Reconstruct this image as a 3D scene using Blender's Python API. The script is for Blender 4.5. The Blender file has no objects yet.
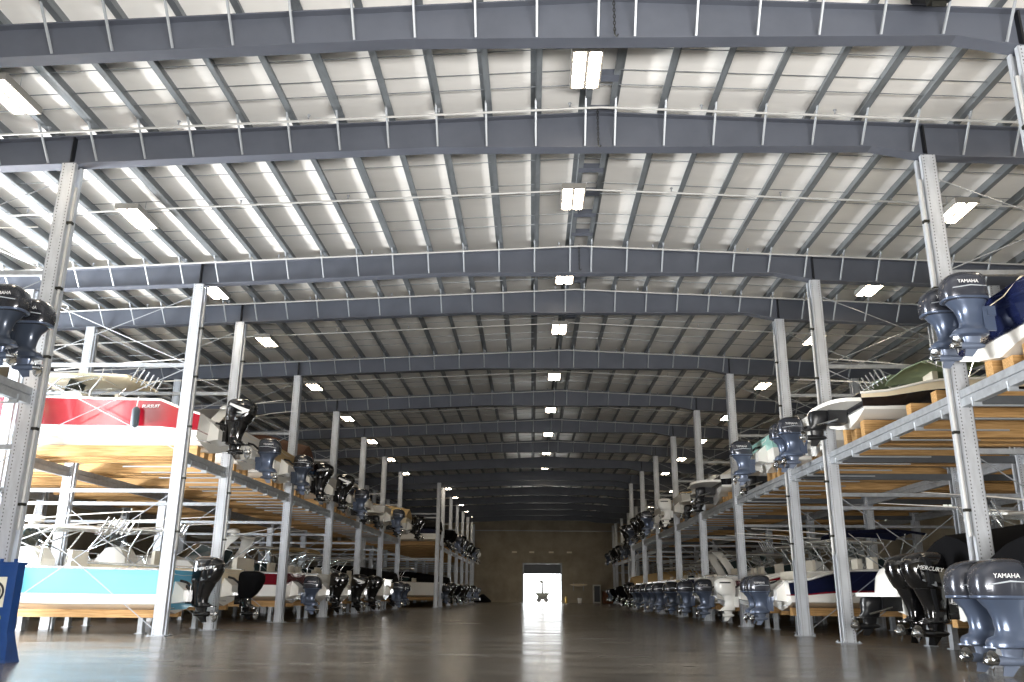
import bpy, math, random
from mathutils import Vector, Matrix, noise
random.seed(7)
SC = bpy.context.scene
COL = SC.collection
PI = math.pi

# ------------------------------------------------------------------ materials
def lin(c):
    return tuple((v / 12.92 if v <= .04045 else ((v + .055) / 1.055) ** 2.4) for v in c)

def hexc(h):
    h = h.lstrip('#')
    return lin(tuple(int(h[i:i + 2], 16) / 255 for i in (0, 2, 4)))

MATS = {}

def mat(name, color, rough=.5, metal=0., coat=0., var=0., scale=3., stretch=(1, 1, 1), bump=0., bscale=None,
        emit=None, estr=0., spec=.5, rvar=0., color2=None, transmission=0., ior=1.45, coords='Object'):
    if name in MATS:
        return MATS[name]
    m = bpy.data.materials.new(name)
    m.use_nodes = True
    nt = m.node_tree
    b = nt.nodes['Principled BSDF']
    if isinstance(color, str):
        color = hexc(color)
    b.inputs['Base Color'].default_value = (*color, 1)
    b.inputs['Roughness'].default_value = rough
    b.inputs['Metallic'].default_value = metal
    b.inputs['Coat Weight'].default_value = coat
    b.inputs['Coat Roughness'].default_value = .06
    b.inputs['Specular IOR Level'].default_value = spec
    b.inputs['IOR'].default_value = ior
    b.inputs['Transmission Weight'].default_value = transmission
    if emit is not None:
        b.inputs['Emission Color'].default_value = (*(hexc(emit) if isinstance(emit, str) else emit), 1)
        b.inputs['Emission Strength'].default_value = estr
    if var or bump or rvar:
        tc = nt.nodes.new('ShaderNodeTexCoord')
        mp = nt.nodes.new('ShaderNodeMapping')
        mp.inputs['Scale'].default_value = stretch
        nt.links.new(tc.outputs[coords], mp.inputs['Vector'])
        nz = nt.nodes.new('ShaderNodeTexNoise')
        nz.inputs['Scale'].default_value = scale
        nz.inputs['Detail'].default_value = 6
        nz.inputs['Roughness'].default_value = .6
        nt.links.new(mp.outputs['Vector'], nz.inputs['Vector'])
        if var:
            rp = nt.nodes.new('ShaderNodeValToRGB')
            c2 = color2 if color2 is not None else tuple(max(0, c * (1 - var)) for c in color)
            if isinstance(c2, str):
                c2 = hexc(c2)
            rp.color_ramp.elements[0].position = .34
            rp.color_ramp.elements[0].color = (*c2, 1)
            rp.color_ramp.elements[1].position = .62
            rp.color_ramp.elements[1].color = (*color, 1)
            nt.links.new(nz.outputs['Fac'], rp.inputs['Fac'])
            nt.links.new(rp.outputs['Color'], b.inputs['Base Color'])
        if rvar:
            mr = nt.nodes.new('ShaderNodeMapRange')
            mr.inputs['From Min'].default_value = .3
            mr.inputs['From Max'].default_value = .7
            mr.inputs['To Min'].default_value = max(.02, rough - rvar)
            mr.inputs['To Max'].default_value = min(1, rough + rvar)
            nt.links.new(nz.outputs['Fac'], mr.inputs['Value'])
            nt.links.new(mr.outputs['Result'], b.inputs['Roughness'])
        if bump:
            bp = nt.nodes.new('ShaderNodeBump')
            bp.inputs['Strength'].default_value = bump
            bp.inputs['Distance'].default_value = .03
            n2 = nz
            if bscale:
                n2 = nt.nodes.new('ShaderNodeTexNoise')
                n2.inputs['Scale'].default_value = bscale
                n2.inputs['Detail'].default_value = 4
                nt.links.new(mp.outputs['Vector'], n2.inputs['Vector'])
            nt.links.new(n2.outputs['Fac'], bp.inputs['Height'])
            nt.links.new(bp.outputs['Normal'], b.inputs['Normal'])
    MATS[name] = m
    return m

def perforated(name, color):
    """galvanised steel with two rows of punched slots on the broad faces (object x, z)."""
    m = mat(name, color, .42, .35, var=.18, scale=9, stretch=(1, 1, .25))
    nt = m.node_tree
    b = nt.nodes['Principled BSDF']
    src = b.inputs['Base Color'].links[0].from_socket
    tc = nt.nodes.new('ShaderNodeTexCoord')
    sp = nt.nodes.new('ShaderNodeSeparateXYZ')
    nt.links.new(tc.outputs['Object'], sp.inputs[0])
    def M(op, a, bb=None):
        n = nt.nodes.new('ShaderNodeMath'); n.operation = op
        for i, v in enumerate((a, bb)):
            if v is None: continue
            if isinstance(v, (int, float)): n.inputs[i].default_value = v
            else: nt.links.new(v, n.inputs[i])
        return n.outputs[0]
    ax = M('ABSOLUTE', sp.outputs['X'])
    dx = M('LESS_THAN', M('ABSOLUTE', M('SUBTRACT', ax, .085)), .009)
    fz = M('FRACT', M('MULTIPLY', sp.outputs['Z'], 16.0))
    dz = M('LESS_THAN', M('ABSOLUTE', M('SUBTRACT', fz, .5)), .2)
    k = M('MULTIPLY', dx, dz)
    mx = nt.nodes.new('ShaderNodeMix'); mx.data_type = 'RGBA'
    nt.links.new(k, mx.inputs['Factor'])
    nt.links.new(src, mx.inputs['A'])
    mx.inputs['B'].default_value = (.12, .12, .13, 1)
    nt.links.new(mx.outputs['Result'], b.inputs['Base Color'])
    return m

M_UP = perforated('perforated_steel', '#c6cad0')
M_GALV = mat('galvanised_steel', '#a9adb2', .42, .45, var=.22, scale=7)
M_GALVD = mat('galvanised_purlin', '#7b8084', .38, .4, var=.3, scale=5, stretch=(1, .3, 1))
M_BEAM = mat('painted_beam_steel', '#575b65', .5, .1, var=.15, scale=1.2)
M_BRACE = mat('pale_brace_steel', '#a2a7ac', .45, .3)
M_PIPE = mat('pale_pipe_paint', '#adadab', .45, .1)
M_DECK = mat('roof_insulation_facing', '#eceae6', .33, 0, var=.08, scale=.8, stretch=(.35, 1.6, 1), bump=.4, bscale=1.3)
M_WOOD = mat('sawn_timber', '#c29a66', .65, 0, var=.4, scale=6, stretch=(.25, 6, 6), bump=.2, color2='#96703f')
M_CONC = mat('tilt_up_concrete', '#a79c89', .8, 0, var=.3, scale=.5, bump=.2, bscale=6)
M_WHITE = mat('white_gelcoat', '#eceae4', .25, 0, coat=.5)
M_CREAM = mat('cream_gelcoat', '#e6d8bb', .3, 0, coat=.4)
M_GLASSD = mat('tinted_acrylic', '#2c3a3c', .08, 0, coat=.6)
M_ALU = mat('polished_aluminium', '#dfe3e6', .22, .85)
M_CHROME = mat('chrome_steel', '#d4d6d8', .12, 1)
M_BLACK = mat('black_plastic', '#131417', .35, 0)
M_RUB = mat('black_rubber', '#1b1b1d', .7, 0)
M_FABK = mat('black_canvas', '#0d0d0f', .85, 0, bump=.3, scale=4, spec=.08)
M_FABN = mat('navy_canvas', '#181c33', .85, 0, bump=.3, scale=4, spec=.08)
M_FABG = mat('sage_canvas', '#7d8a72', .85, 0, bump=.3, scale=4, spec=.08)
M_FABB = mat('brown_canvas', '#5d4438', .85, 0, bump=.3, scale=4, spec=.08)
M_FABT = mat('tan_canvas', '#b59d74', .85, 0, bump=.3, scale=4, spec=.08)
M_SEAT = mat('cream_vinyl', '#d9d2c3', .5, 0)
M_YTOP = mat('grey_cowl_paint', '#3b3e47', .26, .35, coat=.6)
M_YMID = mat('blue_grey_engine_paint', '#515c71', .3, .4, coat=.4)
M_YLOW = mat('pale_blue_grey_gearcase', '#6a7487', .35, .35, coat=.2)
M_YDK = mat('dark_grey_cowl_paint', '#2b2d33', .25, .3, coat=.6)  # also on the front left twin outboards, backlit shade put into the colour
M_BTOP = mat('black_cowl_paint', '#0b0b0d', .12, 0, coat=.8)
M_SIL = mat('silver_engine_paint', '#a8adb3', .3, .6, coat=.3)
M_WENG = mat('white_engine_paint', '#e9e8e3', .25, 0, coat=.5)
M_WDEC = mat('white_decal', '#f2f2f2', .4)
M_SDEC = mat('silver_decal', '#c3c8cf', .35, .3)
M_RDEC = mat('red_decal', '#b3282c', .4)
M_CHAIN = mat('chain_steel', '#33332f', .5, .7)
HULL = {
    'red': mat('red_gelcoat', '#82101f', .2, 0, coat=.8),
    'maroon': mat('maroon_gelcoat', '#6e1420', .2, 0, coat=.8),
    'sky': mat('sky_blue_gelcoat', '#70c4ea', .2, 0, coat=.7),
    'navy': mat('navy_gelcoat', '#141a38', .15, 0, coat=.9),
    'black': mat('black_gelcoat', '#121216', .15, 0, coat=.9),
    'teal': mat('pale_teal_gelcoat', '#a4d4cb', .2, 0, coat=.6),
    'white': M_WHITE, 'cream': M_CREAM,
    'blue': mat('mid_blue_gelcoat', '#2c5f96', .2, 0, coat=.7),
    'tan': mat('tan_gelcoat', '#b79b6c', .3, 0, coat=.4),
}

# ------------------------------------------------------------------ mesh building
class MB:
    def __init__(s):
        s.v, s.f, s.mi = [], [], []
    def add(s, vs, fs, mi=0):
        o = len(s.v)
        s.v += [tuple(p) for p in vs]
        s.f += [tuple(i + o for i in f) for f in fs]
        s.mi += [mi] * len(fs)
    def box(s, c, d, mi=0, rz=0, ry=0, rx=0):
        hx, hy, hz = d[0] / 2, d[1] / 2, d[2] / 2
        R = Matrix.Rotation(rz, 3, 'Z') @ Matrix.Rotation(ry, 3, 'Y') @ Matrix.Rotation(rx, 3, 'X')
        C = Vector(c)
        vs = [C + R @ Vector((x * hx, y * hy, z * hz)) for x in (-1, 1) for y in (-1, 1) for z in (-1, 1)]
        s.add(vs, [(0, 1, 3, 2), (4, 6, 7, 5), (0, 4, 5, 1), (2, 3, 7, 6), (0, 2, 6, 4), (1, 5, 7, 3)], mi)
    def bbox(s, x0, x1, y0, y1, z0, z1, mi=0):
        s.box(((x0 + x1) / 2, (y0 + y1) / 2, (z0 + z1) / 2), (x1 - x0, y1 - y0, z1 - z0), mi)
    def loft(s, rings, cap=True, mi=0, closed=True):
        n = len(rings[0]); o = len(s.v); fs = []
        for r in rings: s.v += [tuple(p) for p in r]
        m = n if closed else n - 1
        for i in range(len(rings) - 1):
            for j in range(m):
                k = (j + 1) % n
                fs.append((o + i * n + j, o + i * n + k, o + (i + 1) * n + k, o + (i + 1) * n + j))
        if cap and closed:
            fs.append(tuple(o + j for j in reversed(range(n))))
            fs.append(tuple(o + (len(rings) - 1) * n + j for j in range(n)))
        s.f += fs; s.mi += [mi] * len(fs)
    def tube(s, pts, r, seg=8, mi=0, cap=True):
        pts = [Vector(p) for p in pts]; rings = []
        up = None
        for i, p in enumerate(pts):
            t = (pts[min(i + 1, len(pts) - 1)] - pts[max(i - 1, 0)]).normalized()
            if up is None:
                a = Vector((0, 0, 1)) if abs(t.z) < .9 else Vector((1, 0, 0))
                up = (a - t * a.dot(t)).normalized()
            else:
                up = (up - t * up.dot(t))
                up = up.normalized() if up.length > 1e-6 else t.orthogonal().normalized()
            b = t.cross(up)
            rr = r[i] if isinstance(r, (list, tuple)) else r
            rings.append([p + (up * math.cos(2 * PI * j / seg) + b * math.sin(2 * PI * j / seg)) * rr for j in range(seg)])
        s.loft(rings, cap, mi)
    def prism(s, poly, axis, a, b, mi=0):
        """poly: 2D points; axis 'x','y','z' is the extrusion direction."""
        def P(p, w):
            return {'x': (w, p[0], p[1]), 'y': (p[0], w, p[1]), 'z': (p[0], p[1], w)}[axis]
        s.loft([[P(p, a) for p in poly], [P(p, b) for p in poly]], True, mi)
    def mesh(s, name, mats, smooth=None):
        me = bpy.data.meshes.new(name)
        me.from_pydata(s.v, [], s.f)
        for m in (mats if isinstance(mats, (list, tuple)) else [mats]):
            me.materials.append(m)
        me.polygons.foreach_set('material_index', s.mi)
        import bmesh
        bm = bmesh.new(); bm.from_mesh(me)
        bmesh.ops.recalc_face_normals(bm, faces=bm.faces)
        bm.to_mesh(me); bm.free()
        if smooth:
            me.shade_smooth()
            me.set_sharp_from_angle(angle=math.radians(smooth))
        me.update()
        return me

def link(name, me, parent=None, loc=(0, 0, 0), rot=None):
    o = bpy.data.objects.new(name, me)
    COL.objects.link(o)
    o.location = loc
    if rot: o.rotation_euler = rot
    if parent is not None: o.parent = parent
    return o

def obj(name, mb, mats, parent=None, loc=(0, 0, 0), rot=None, smooth=None):
    return link(name, mb.mesh(name, mats, smooth), parent, loc, rot)

def tag(o, label=None, cat=None, group=None, kind=None):
    if label: o['label'] = label
    if cat: o['category'] = cat
    if group: o['group'] = group
    if kind: o['kind'] = kind
    return o

def empty(name, loc=(0, 0, 0), rz=0):
    o = bpy.data.objects.new(name, None)
    o.empty_display_size = .3
    COL.objects.link(o)
    o.location = loc; o.rotation_euler = (0, 0, rz)
    return o

_TXT = {}
def text_mesh(s, size, m, extr=.002, shear=0.):
    key = (s, size, m.name, shear)
    if key not in _TXT:
        cu = bpy.data.curves.new('lettering', 'FONT')
        cu.body = s; cu.size = size; cu.extrude = extr; cu.align_x = 'CENTER'; cu.align_y = 'CENTER'; cu.shear = shear
        cu.resolution_u = 2
        o = bpy.data.objects.new('lettering', cu); COL.objects.link(o)
        dg = bpy.context.evaluated_depsgraph_get()
        me = bpy.data.meshes.new_from_object(o.evaluated_get(dg))
        me.name = 'lettering'
        bpy.data.objects.remove(o); bpy.data.curves.remove(cu)
        me.materials.clear(); me.materials.append(m)
        _TXT[key] = me
    return _TXT[key]

def sering(cx, cy, z, hx, hy, n=3., seg=24):
    out = []
    for j in range(seg):
        a = 2 * PI * j / seg
        c, s = math.cos(a), math.sin(a)
        out.append((cx + hx * math.copysign(abs(c) ** (2 / n), c), cy + hy * math.copysign(abs(s) ** (2 / n), s), z))
    return out

# ------------------------------------------------------------------ layout
U = 3.3
Y0 = 14.524
def Y(k): return Y0 + k * U
XL, XR = -8.85, 7.39
XLM, XRM = -13.4, 12.0
XLB, XRB = -17.9, 16.5
XLF, XRF = -6.95, 9.7
WL, WR, WB, WF = -20.0, 19.0, 106.0, -3.0
RIDGE = 1.28
BT = 9.93
SL = .0465
def top(x): return BT - SL * abs(x - RIDGE)
PD = .26
def bot(x):
    pts = [(-20.2, 8.45), (-8.85, 8.86), (-2.0, 9.17), (6.4, 9.17), (7.39, 8.97), (19.2, 8.55)]
    for (a, za), (b, zb) in zip(pts, pts[1:]):
        if a <= x <= b: return za + (zb - za) * (x - a) / (b - a)
    return 8.5
BEAMK = [-5, -3, -1, 0, 2, 3, 5, 7, 9, 11, 13, 15, 16, 18, 20, 22, 24, 26]

# ------------------------------------------------------------------ shell
def floor():
    mb = MB(); mb.bbox(WL - .3, WR + .3, WF - 12, WB + .3, -.2, 0)
    m = mat('polished_concrete', '#67635d', .22, 0, var=.2, scale=.9, stretch=(.3, 1.1, 1), rvar=.07, bump=.012, bscale=10, color2='#56524c', spec=.55)
    o = obj('floor', mb, m); tag(o, kind='structure')
floor()
def apron():
    mb = MB(); mb.bbox(-30, 34, WB + .3, WB + 60, -.25, -.03)
    tag(obj('ground_outside', mb, mat('sunlit_paving', '#cfcac0', .8)), kind='structure')
apron()

ceil_mb = MB()
ys = [WF, 30, 60, WB + .2]
for xa, xb in ((WL - .2, RIDGE), (RIDGE, WR + .2)):
    za, zb = top(xa) + PD, top(xb) + PD
    ceil_mb.add([(xa, WF, za), (xb, WF, zb), (xb, WB + .2, zb), (xa, WB + .2, za),
                 (xa, WF, za + .12), (xb, WF, zb + .12), (xb, WB + .2, zb + .12), (xa, WB + .2, za + .12)],
                [(0, 1, 2, 3), (7, 6, 5, 4), (0, 4, 5, 1), (2, 6, 7, 3), (0, 3, 7, 4), (1, 5, 6, 2)])
ceiling = obj('ceiling', ceil_mb, M_DECK)
tag(ceiling, kind='structure')

PX = [RIDGE - .28 - .935 * i for i in range(22)] + [RIDGE + .28 + .93 * i for i in range(19)]
PX = [x for x in PX if WL + .1 < x < WR - .1]
def purlin(x):
    z = top(x); s = 1 if x > RIDGE else -1
    mb = MB()
    t = .012; w = .1
    # Z section: bottom flange points down slope, top flange up slope, small lips
    for (x0, x1, z0, z1) in ((-t / 2, t / 2, 0, PD), (-w if s > 0 else 0, 0 if s > 0 else w, 0, t), (0 if s > 0 else -w, w if s > 0 else 0, PD - t, PD)):
        mb.bbox(x + x0, x + x1, WF + .05, WB - .05, z + z0, z + z1)
    lip = -w if s > 0 else w
    mb.bbox(x + lip - t / 2, x + lip + t / 2, WF + .05, WB - .05, z, z + .03)
    obj('purlin', mb, M_GALVD, ceiling)
for x in PX: purlin(x)
# doubled purlins seen as dark pairs
for x in (-8.41, -3.73, 6.23):
    purlin(x)

def bridging(y, dz):
    mb = MB()
    xs = sorted(PX)
    pts = [(x, y, top(x) + dz) for x in xs]
    mb.tube(pts, .009, 5)
    obj('bridging_rod', mb, M_GALVD, ceiling)
for ka, kb in zip(BEAMK, BEAMK[1:]):
    if kb < -1 or ka > 16: continue
    n = 2 if kb - ka == 1 else 3
    for i in range(1, n + 1):
        y = Y(ka) + (Y(kb) - Y(ka)) * i / (n + 1)
        bridging(y + .12, .05); bridging(y - .12, .2)

# dark spacer blocks between the two ridge purlins
for y in [Y(-1) + .9 + 1.15 * i for i in range(14)]:
    mb = MB(); mb.bbox(RIDGE - .27, RIDGE + .27, y - .1, y + .1, BT - .02, BT + .1)
    obj('ridge_spacer', mb, M_BEAM, ceiling)

def roof_beam(k, i):
    y = Y(k)
    xs = sorted(set([WL + .02, -17, -13.4, -8.85, -5.5, -2, RIDGE, 4, 6.4, 7.39, 12, 16, WR - .02]))
    mb = MB(); fw = .13; tf = .025; tw = .012
    def strip(f0, f1, ya, yb):
        mb.loft([[(x, ya, f0(x)), (x, yb, f0(x)), (x, yb, f1(x)), (x, ya, f1(x))] for x in xs])
    strip(lambda x: top(x) - tf, lambda x: top(x), y - fw, y + fw)
    strip(lambda x: bot(x), lambda x: bot(x) + tf, y - fw, y + fw)
    strip(lambda x: bot(x) + tf, lambda x: top(x) - tf, y - tw, y + tw)
    b = obj('roof_beam', mb, M_BEAM)
    tag(b, kind='structure')
    cols = (XL, XR) if k <= 15 else (XLF, XRF)
    for cx in cols:
        m2 = MB(); m2.bbox(cx - .016, cx + .016, y - .12, y + .12, bot(cx) + tf, top(cx) - tf)
        obj('web_stiffener', m2, M_BLACK, b)
    if k <= 11:
        for x in PX:
            if not (-16 < x < 14): continue
            m3 = MB()
            dy = .62
            m3.tube([(x, y - .10, bot(x) + .03), (x, y - dy, top(x) + .04)], .023, 5)
            obj('flange_brace', m3, M_BRACE, b)
    return b
for i, k in enumerate(BEAMK): roof_beam(k, i)

# walls
def wall_with_holes(name, axis, pos, thick, a0, a1, z0, z1, holes, m):
    """axis 'x': wall plane x=pos spanning y; axis 'y': plane y=pos spanning x. holes: (a,b,za,zb)"""
    mb = MB()
    cuts = sorted(set([a0, a1] + [h[0] for h in holes] + [h[1] for h in holes]))
    for p, q in zip(cuts, cuts[1:]):
        hs = sorted([(h[2], h[3]) for h in holes if h[0] <= p + 1e-6 and h[1] >= q - 1e-6])
        z = z0
        for (za, zb) in hs + [(z1, z1)]:
            if za > z + 1e-6:
                if axis == 'x': mb.bbox(pos, pos + thick, p, q, z, za)
                else: mb.bbox(p, q, pos, pos + thick, z, za)
            z = zb
    o = obj(name, mb, m)
    tag(o, kind='structure')
    return o
DOORL = (16.0, 20.9, 0, 7.2)
WINL = [(41.6, 44.0, 4.7, 6.1)]
WINR = [(38.4, 41.0, 4.7, 7.0), (45.0, 47.0, 4.7, 6.9), (51.0, 53.2, 4.5, 6.2)]
DOORB = (-.95, 3.5, 0, 4.4)
LIGHTGAP_F = (-2.5, 7.0, 0, 1.9)  # unseen front opening, added and sized for the light it lets in
wall_with_holes('wall_left', 'x', WL - .3, .3, WF, WB, 0, 9.35, [DOORL] + WINL, M_CONC)
wall_with_holes('wall_right', 'x', WR, .3, WF, WB, 0, 9.4, WINR, M_CONC)
wall_with_holes('wall_back', 'y', WB, .3, WL - .3, WR + .3, 0, 10.15, [DOORB], M_CONC)
wall_with_holes('wall_front', 'y', WF - .3, .3, WL - .3, WR + .3, 0, 10.15, [LIGHTGAP_F], M_CONC)

M_WIN = mat('frosted_daylight_panel', '#e9eee6', .5, emit='#f1f5e6', estr=1.3)
def side_window(n, x, y0, y1, z0, z1):
    mb = MB(); mb.bbox(x - .03, x + .03, y0, y1, z0, z1)
    w = obj('window_%d' % n, mb, M_WIN); tag(w, kind='structure')
    fr = MB()
    nn = 4
    for i in range(nn + 1):
        yy = y0 + (y1 - y0) * i / nn
        fr.bbox(x - .06, x + .06, yy - .035, yy + .035, z0, z1)
    for i in range(6):
        zz = z0 + (z1 - z0) * i / 5
        fr.bbox(x - .055, x + .055, y0, y1, zz - .02, zz + .02)
    obj('window_frame', fr, M_GALV, w)
n = 1
for h in WINL:
    side_window(n, WL - .05, *h); n += 1
for h in WINR:
    side_window(n, WR + .05, *h); n += 1

# back roll-up door
def back_door():
    mb = MB()
    x0, x1 = DOORB[0], DOORB[1]
    for i in range(11):
        z = 3.3 + i * .1
        mb.prism([(WB + .05, z), (WB + .02, z + .05), (WB + .05, z + .1), (WB + .09, z + .1), (WB + .09, z)], 'x', x0, x1)
    d = obj('door_1', mb, mat('shutter_grey', '#7b7f86', .5, .3)); tag(d, kind='structure')
    fr = MB()
    fr.bbox(x0 - .16, x0, WB - .06, WB + .3, 0, 4.55); fr.bbox(x1, x1 + .16, WB - .06, WB + .3, 0, 4.55)
    fr.bbox(x0 - .16, x1 + .16, WB - .06, WB + .3, 4.4, 4.58)
    obj('door_frame', fr, M_GALV, d)
back_door()
def eave():
    mb = MB(); mb.bbox(WL, WR, WB - .14, WB, 8.35, 8.42)
    tag(obj('trim_1', mb, M_GALV), kind='structure')
eave()

# ------------------------------------------------------------------ ceiling lights
M_LAMP = mat('lamp_diffuser', '#ffffff', .5, emit=(1.0, .85, .64), estr=40)
M_LFR = mat('lamp_housing', '#8d8a84', .5, .2)
frame_mb = MB()
frame_mb.bbox(-.33, .33, -.62, .62, .05, .11)
frame_mb.bbox(-.33, -.29, -.62, .62, -.02, .05); frame_mb.bbox(.29, .33, -.62, .62, -.02, .05)
frame_mb.bbox(-.29, .29, -.62, -.585, -.02, .05); frame_mb.bbox(-.29, .29, .585, .62, -.02, .05)
frame_mb.bbox(-.035, .035, -.585, .585, -.02, .05)
FRAME_ME = frame_mb.mesh('light_frame', M_LFR)
dm = MB(); dm.prism([(-.13, .048), (-.125, .0), (-.09, -.03), (.09, -.03), (.125, 0), (.13, .048)], 'y', -.575, .575)
DIFF_ME = dm.mesh('diffuser', M_LAMP)
hm = MB(); hm.tube([(0, 0, .1), (0, 0, .42)], .008, 5)
HANG_ME = hm.mesh('hanger', M_GALV)
ORD = ['first', 'second', 'third', 'fourth', 'fifth', 'sixth', 'seventh', 'eighth', 'ninth', 'tenth', 'eleventh', 'twelfth',
       'thirteenth', 'fourteenth', 'fifteenth', 'sixteenth', 'seventeenth', 'eighteenth', 'nineteenth', 'twentieth',
       'twenty-first', 'twenty-second', 'twenty-third', 'twenty-fourth']
bays = [(a, b) for a, b in zip(BEAMK, BEAMK[1:]) if b >= 0]
for rowname, rx in (('ridge', .92), ('left rack', -9.02), ('right rack', 9.46)):
    cnt = 0
    for a, b in bays:
        y = (Y(a) + Y(b)) / 2 - .26
        x = rx if a < 15 or rowname == 'ridge' else rx + 2.1
        t = empty('ceiling_light', (x, y, top(x) - .27)); t.scale = (.8, .88, 1)
        where = 'under the roof ridge' if rowname == 'ridge' else 'above the ' + rowname
        tag(t, 'lit twin-lens white light fixture %s, %s from the front' % (where, ORD[cnt]), 'ceiling light', 'twin-lens lights in the row ' + ('along the ridge' if rowname == 'ridge' else 'above the ' + rowname))
        link('light_frame', FRAME_ME, t)
        link('diffuser', DIFF_ME, t, (-.155, 0, 0)); link('diffuser', DIFF_ME, t, (.155, 0, 0))
        link('hanger', HANG_ME, t, (-.2, 0, 0)); link('hanger', HANG_ME, t, (.2, 0, 0))
        cnt += 1

# ------------------------------------------------------------------ sprinkler pipes
hd = MB(); hd.tube([(0, 0, .02), (0, 0, .09)], .016, 6); hd.tube([(0, 0, .09), (0, 0, .1)], .035, 8)
HEAD_ME = hd.mesh('sprinkler_head', M_GALV)
def pipe(y, dz, label, nheads=True):
    xs = [-19.5, -10, -4, RIDGE, 6, 12, 18.5]
    z = lambda x: top(x) - dz
    mb = MB(); mb.tube([(x, y, z(x)) for x in xs], .023, 8)
    r = obj('ceiling_sprinkler_pipe', mb, M_PIPE, smooth=40)
    tag(r, label, 'pipe', 'sprinkler pipes crossing under the roof')
    if nheads:
        for i in range(12):
            x = -14 + i * 2.45
            link('sprinkler_head', HEAD_ME, r, (x, y, z(x) + .02))
pi = 0
for a, b in bays:
    if a > 9: continue
    pipe(Y(b) - .55, .17, 'pale sprinkler pipe crossing the roof close in front of the %s beam from the front' % ORD[pi + 1])
    if b - a == 2:
        pipe(Y(a) + 3.0, .08, 'pale sprinkler pipe crossing the roof midway between the %s and %s beams' % (ORD[pi], ORD[pi + 1]))
    pi += 1

# ------------------------------------------------------------------ hanging chains and camera
def chain(x, y, z0, z1, label):
    t = MB()
    z = z1; i = 0
    while z > z0:
        pts = []
        for j in range(9):
            a = 2 * PI * j / 8
            u, w = math.cos(a) * .018, math.sin(a) * .04
            pts.append((x + (u if i % 2 else 0), y + (0 if i % 2 else u), z + w))
        t.tube(pts, .006, 5, cap=False)
        z -= .058; i += 1
    c = obj('ceiling_chain', t, M_CHAIN)
    tag(c, label, 'chain', 'chains hanging at the ridge')
    h = MB(); h.tube([(x, y, z0 + .02), (x, y, z0 - .06), (x + .03, y, z0 - .1), (x + .05, y, z0 - .06)], .012, 6)
    obj('hook', h, M_CHAIN, c)
chain(1.24, Y(-1) - .25, 9.2, 9.98, 'dark steel chain hanging before the first roof beam by the ridge')
chain(1.24, Y(0) - .25, 9.2, 9.9, 'dark steel chain hanging before the second roof beam by the ridge')
chain(1.24, Y(2) - .25, 9.3, 9.9, 'dark steel chain hanging before the third roof beam by the ridge')

def heater():  # dark hung unit, taken for a camera
    x, y = 5.85, Y(-1) - .75
    t = empty('ceiling_heater', (x, y, 9.3))
    tag(t, 'dark unit hung beneath the roof above the first beam at the upper edge', 'heater')
    b = MB(); b.loft([sering(0, 0, z, hx, hy, 5, 20) for z, hx, hy in ((.1, .2, .2), (.14, .3, .28), (.5, .32, .3), (.56, .26, .24))])
    obj('housing', b, M_BLACK, t, smooth=40)
    s = MB(); s.bbox(-.12, .12, -.1, .1, -.02, .1); s.box((0, -.02, -.07), (.2, .03, .08), rx=.2)
    obj('louvre', s, M_CHAIN, t)
    for xx in (-.2, .2):
        h = MB(); h.tube([(xx, 0, .5), (xx, 0, .62)], .015, 6)
        obj('hanger', h, M_GALV, t)
heater()

# ------------------------------------------------------------------ racks
def upright_mesh(h, w=.27, d=.30):
    mb = MB(); t = .014; fl = .085
    for s in (-1, 1):
        y0 = s * d / 2
        ya, yb = sorted((y0, y0 - s * t)); mb.bbox(-w / 2, w / 2, ya, yb, 0, h)
        yc, yd = sorted((y0, y0 - s * fl))
        for sx in (-1, 1):
            xa, xb = sorted((sx * w / 2, sx * (w / 2 - t))); mb.bbox(xa, xb, yc, yd, 0, h)
            xa, xb = sorted((sx * w / 2, sx * (w / 2 - .04))); yy = y0 - s * fl
            ya, yb = sorted((yy, yy + s * t)); mb.bbox(xa, xb, ya, yb, 0, h)
    z = .5
    while z < h - .2:
        mb.bbox(-.05, .05, -.08, .08, z, z + .08, 0)
        z += 1.4
    return mb.mesh('upright', M_UP)
UPM = {}
def UP(h):
    h = round(h, 2)
    if h not in UPM: UPM[h] = upright_mesh(h)
    return UPM[h]
bp = MB(); bp.bbox(-.22, .22, -.24, .24, 0, .02)
for sx in (-1, 1):
    for sy in (-1, 1): bp.tube([(sx * .18, sy * .2, .02), (sx * .18, sy * .2, .05)], .018, 6)
BASEP = bp.mesh('base_plate', M_GALV)

def shelf_beam(rack, x, ya, yb, z0=4.15, z1=4.44, w=.12):
    mb = MB(); h = z1 - z0
    s = 1
    hw = w / 2
    poly = [(x - hw, z0), (x + hw, z0), (x + hw, z0 + h * .46), (x + hw * .55, z0 + h * .48), (x + hw * .55, z0 + h * .54), (x + hw, z0 + h * .56),
            (x + hw, z1), (x - hw, z1), (x - hw, z0 + h * .56), (x - hw * .55, z0 + h * .54), (x - hw * .55, z0 + h * .48), (x - hw, z0 + h * .46)]
    mb.prism(poly, 'y', ya + .16, yb - .16)
    obj('shelf_beam', mb, M_GALV, rack)

def rod(rack, p, q, r=.012, m=None, name='brace_rod'):
    mb = MB(); mb.tube([p, q], r, 6)
    obj(name, mb, m or M_GALV, rack)

M_DBEAM = mat('deck_beam_steel', '#5a5d61', .5, .2, var=.15, scale=4)
def strut(rack, x0, x1, y, z, h=.09, name='tie_strut'):
    mb = MB(); mb.bbox(min(x0, x1), max(x0, x1), y - .045, y + .045, z - h / 2, z + h / 2)
    obj(name, mb, M_DBEAM if name == 'deck_beam' else M_GALV, rack)

def bunk(rack, x0, x1, y, ztop, h=.22, w=.22):
    mb = MB()
    mb.bbox(min(x0, x1), max(x0, x1), y - w / 2, y + w / 2, ztop - h, ztop)
    b = obj('timber_bunk', mb, M_WOOD, rack)
    return b

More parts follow.
